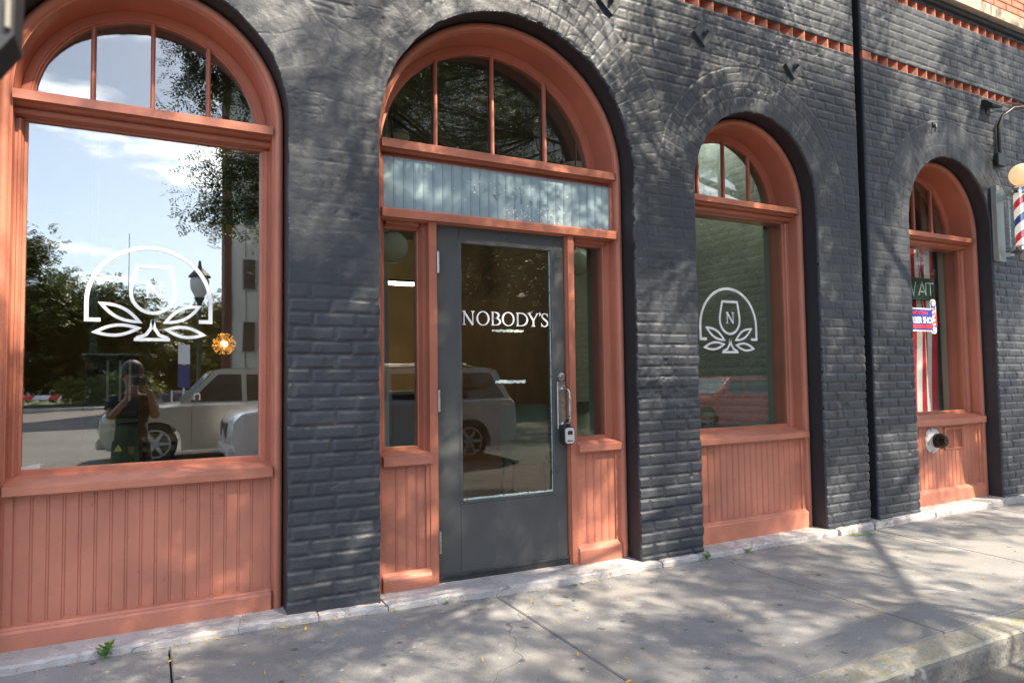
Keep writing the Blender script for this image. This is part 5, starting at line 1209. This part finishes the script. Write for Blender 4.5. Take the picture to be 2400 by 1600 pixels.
    for s_ in (-1, 1):
        for c_ in (fx_, rx_):
            t_ = MB().lathe((c_, s_ * (hw_ - .13), wr), [(wr * .62, -.11), (wr * .9, -.12), (wr, -.09), (wr, .09), (wr * .9, .12), (wr * .62, .11)], 'y', 32).build('wheel', M_TYRE, r_, smooth=True, local=True)
            h_ = MB(); h_.lathe((c_, s_ * (hw_ - .008), wr), [(.06, -.01), (.06, .015)], 'y', 16)
            for k_ in range(6):
                a = math.pi * k_ / 3; ca, sa = math.cos(a), math.sin(a); wv = .035; y0_, y1_ = s_ * (hw_ - .008) - .012, s_ * (hw_ - .008) + .012
                h_.prism_y(y0_, y1_, [(c_ + ca * .04 - sa * wv, wr + sa * .04 + ca * wv), (c_ + ca * .04 + sa * wv, wr + sa * .04 - ca * wv), (c_ + ca * wr * .66 + sa * wv * .7, wr + sa * wr * .66 - ca * wv * .7), (c_ + ca * wr * .66 - sa * wv * .7, wr + sa * wr * .66 + ca * wv * .7)])
            h_.lathe((c_, s_ * (hw_ - .008), wr), [(wr * .62, -.02), (wr * .70, -.02), (wr * .70, .02), (wr * .62, .02), (wr * .62, -.02)], 'y', 28)
            h_.build('rim', mat('painted alloy', (.50, .50, .51), .35, .2), t_, local=True)
            t_.location = (0, 0, 0)
        MB().box(.004 * L, .11 * L, s_ * (hw_ - .22) - .17 , s_ * (hw_ - .22) + .17, hood * .70, hood * .83, .03).build('headlight', M_LAMPGL, r_, local=True)
        mm = MB(); mm.box((wsb + .045) * L, (wsb + .045) * L + .13, s_ * (hw_ + .09) - .09, s_ * (hw_ + .09) + .09, belt + .03, belt + .19, .03); mm.build('side_mirror', M_CHROME if kind == 'suv' else paint, r_, local=True)
        MB().box(.47 * L, .51 * L, s_ * (hw_ - .01) - .012, s_ * (hw_ - .01) + .012, belt - .17, belt - .13, .004).build('door_handle', paint, r_, local=True)
        dl = MB()
        for xx in (.31, .515, .70): dl.box(xx * L, xx * L + .008, s_ * (hw_ + .0005) - .001, s_ * (hw_ + .0005) + .001, gc + .12, belt - .09)
        dl.build('door_seam', M_BLACK, r_, local=True)
        if rails: MB().tube([((wst + .06) * L, s_ * (ty - .03), rt), ((wst + .09) * L, s_ * (ty - .03), rt + .06), ((rr - .12) * L, s_ * (ty - .03), rt + .06), ((rr - .09) * L, s_ * (ty - .03), rt)], .018, 8).build('roof_rail', M_CHROME, r_, local=True)
    MB().box(-.055, .05, -hw_ * .5, hw_ * .5, hood * .52, hood * .78, .02).build('grille', M_BLACK, r_, local=True)
    MB().box(-.075, .10, -hw_ * .80, hw_ * .80, gc + .06, gc + .24, .03).build('bumper', paint if kind != 'sedan' else M_BLACK, r_, local=True)
    return r_
car('parked_suv', (1.28, -8.75, -.32), 5.15, 1.92, 1.82, M_CARW, 'white sport utility vehicle with roof rails, nearest the shop in the reflections', rails=True)
car('parked_suv', (-.70, -11.6, -.32), 4.9, 1.95, 1.80, M_SILV, 'champagne silver sport utility vehicle mirrored in the big left window')
car('parked_pickup', (.35, -21.5, -.32), 5.6, 2.0, 1.95, M_NAVY, 'navy blue pickup behind the chain-link fence in the reflection', 'pickup')
car('parked_car', (12.2, -10.3, -.32), 4.4, 1.8, 1.48, M_CARRED, 'red car mirrored in the emblem window right of the door', 'sedan')

# ------------------------------------------------------------------ the photographer
def skin_person():
    r_ = root('person', (-.08, -4.0, -.235), 'photographer in a black top raising a black camera, mirrored in the big window', 'person')
    me = bpy.data.meshes.new('body'); ox, oy = -.10, -3.98
    J = [(0, 0, .86, .13), (0, .0, 1.05, .115), (0, .02, 1.24, .13), (0, .03, 1.37, .06), (0, .05, 1.45, .055), (0, .06, 1.54, .085), (0, .05, 1.64, .07),
         (-.16, .02, 1.30, .055), (.16, .02, 1.30, .055), (-.20, .10, 1.12, .045), (.22, .10, 1.12, .045), (-.03, .25, 1.33, .03), (.17, .26, 1.34, .03), (-.02, .30, 1.40, .035), (.15, .31, 1.41, .035),
         (-.09, 0, .80, .085), (.09, 0, .80, .085), (-.10, .02, .44, .06), (.10, -.02, .44, .06), (-.10, 0, .08, .04), (.10, -.03, .08, .04), (-.10, .14, .03, .035), (.10, .11, .03, .035)]
    E = [(0, 1), (1, 2), (2, 3), (3, 4), (4, 5), (5, 6), (2, 7), (2, 8), (7, 9), (8, 10), (9, 11), (10, 12), (11, 13), (12, 14), (0, 15), (0, 16), (15, 17), (16, 18), (17, 19), (18, 20), (19, 21), (20, 22)]
    me.from_pydata([(a + ox + .08, b_ + oy + 4.0, c) for a, b_, c, _ in J], E, []); o = bpy.data.objects.new('body', me); COL.objects.link(o); o.parent = r_
    md = o.modifiers.new('s', 'SKIN')
    for i, j in enumerate(J): me.skin_vertices[0].data[i].radius = (j[3], j[3])
    me.skin_vertices[0].data[0].use_root = True
    o.modifiers.new('d', 'SUBSURF').levels = 2; o.modifiers['d'].render_levels = 2
    me.materials.append(mat('tanned skin', (.30, .155, .10), .5))
    bx_, by_, bz = 0, 0, 0
    T = MB()  # black top and jeans as close sleeves
    O = Vector((ox, oy, -.235))
    T.tube([O + Vector(v) for v in ((0, 0, .84), (0, 0, 1.05), (0, .02, 1.22), (0, .03, 1.33))], [.165, .145, .175, .09], 20)
    for s_ in (-1, 1): T.tube([O + Vector(v) for v in ((s_ * .08, .02, 1.29), (s_ * .16, .02, 1.30), (s_ * .185, .06, 1.21))], [.085, .075, .068], 14)
    T.build('black_top', mat('black cotton', (.012, .012, .013), .9), r_, smooth=True)
    T = MB()
    for s_ in (-1, 1): T.tube([O + Vector(v) for v in ((s_ * .075, 0, .88), (s_ * .10, 0, .65), (s_ * .10, 0, .44), (s_ * .10, -.01, .12))], [.10, .095, .075, .06], 16)
    T.build('trousers', mat('dark trousers', (.02, .022, .03), .9), r_, smooth=True)
    H = MB(); H.sphere(O + Vector((0, .025, 1.61)), .108, 20, 1.05); H.tube([O + Vector((0, -.05, 1.6)), O + Vector((0, -.08, 1.45)), O + Vector((0, -.06, 1.30))], [.09, .07, .03], 12)
    H.build('hair', mat('dark brown hair', (.03, .018, .012), .6), r_, smooth=True)
    Fg = MB()
    for (hx_, sgn) in ((-.02, 1), (.15, -1)):
        for q in range(4):
            b0 = O + Vector((hx_, .31, 1.385 + q * .019)); Fg.tube([b0, b0 + Vector((sgn * .022, .035, .004)), b0 + Vector((sgn * .045 - sgn * q * .002, .030, .002))], [.0085, .008, .0065], 8)
        b0 = O + Vector((hx_, .29, 1.37)); Fg.tube([b0, b0 + Vector((sgn * .02, -.0, .03)), b0 + Vector((sgn * .04, .01, .045))], [.010, .009, .007], 8)
    Fg.build('fingers', mat('tanned skin', (.30, .155, .10), .5), r_, smooth=True)
    # face: nose, mouth, ears
    N = MB(); N.sphere(O + Vector((0, .150, 1.525)), .016, 10); 
    for s_ in (-1, 1): N.sphere(O + Vector((s_ * .088, .05, 1.545)), .022, 10)
    N.build('facial_feature', mat('tanned skin', (.30, .155, .10), .5), r_, smooth=True)
    c_ = root('hand_camera', (-.03, -3.72, 1.2), 'black hand-held camera with strap held up by the photographer', 'camera')
    MB().box(-.10, .03, -3.79, -3.73, 1.225, 1.315, .012).box(-.06, -.01, -3.785, -3.735, 1.31, 1.335, .008).build('body', M_RUBBER, c_)
    MB().lathe((-.035, -3.73, 1.27), [(.038, 0), (.040, .012), (.036, .02)], 'y', 28).build('lens', M_RUBBER, c_, smooth=True)
    MB().tube([(.03, -3.76, 1.30), (.06, -3.77, 1.22), (.065, -3.79, 1.10), (.05, -3.84, 1.0), (.02, -3.83, 1.06)], .006, 6).build('strap', M_BLACK, c_)
skin_person()
# dark hanging fixture close to the camera at the upper left corner
hs = root('hanging_lantern', (-.13, -2.9, 1.6), 'out-of-focus black hanging fixture with a pale strip at the top left corner', 'lantern')
MB().prism_y(-2.93, -2.88, [(-.150, 1.550), (-.122, 1.555), (-.106, 1.580), (-.105, 1.665), (-.150, 1.665)][::-1]).build('housing', M_BLACK, hs)
MB().box(-.1125, -.1080, -2.935, -2.931, 1.583, 1.610, .001).build('pale_strip', mat('weathered pale strip', (.2, .19, .16), .6), hs)
MB().tube([(-.13, -2.905, 1.665), (-.13, -2.905, 2.6)], .003, 6).build('hanging_rod', M_BLACK, hs)
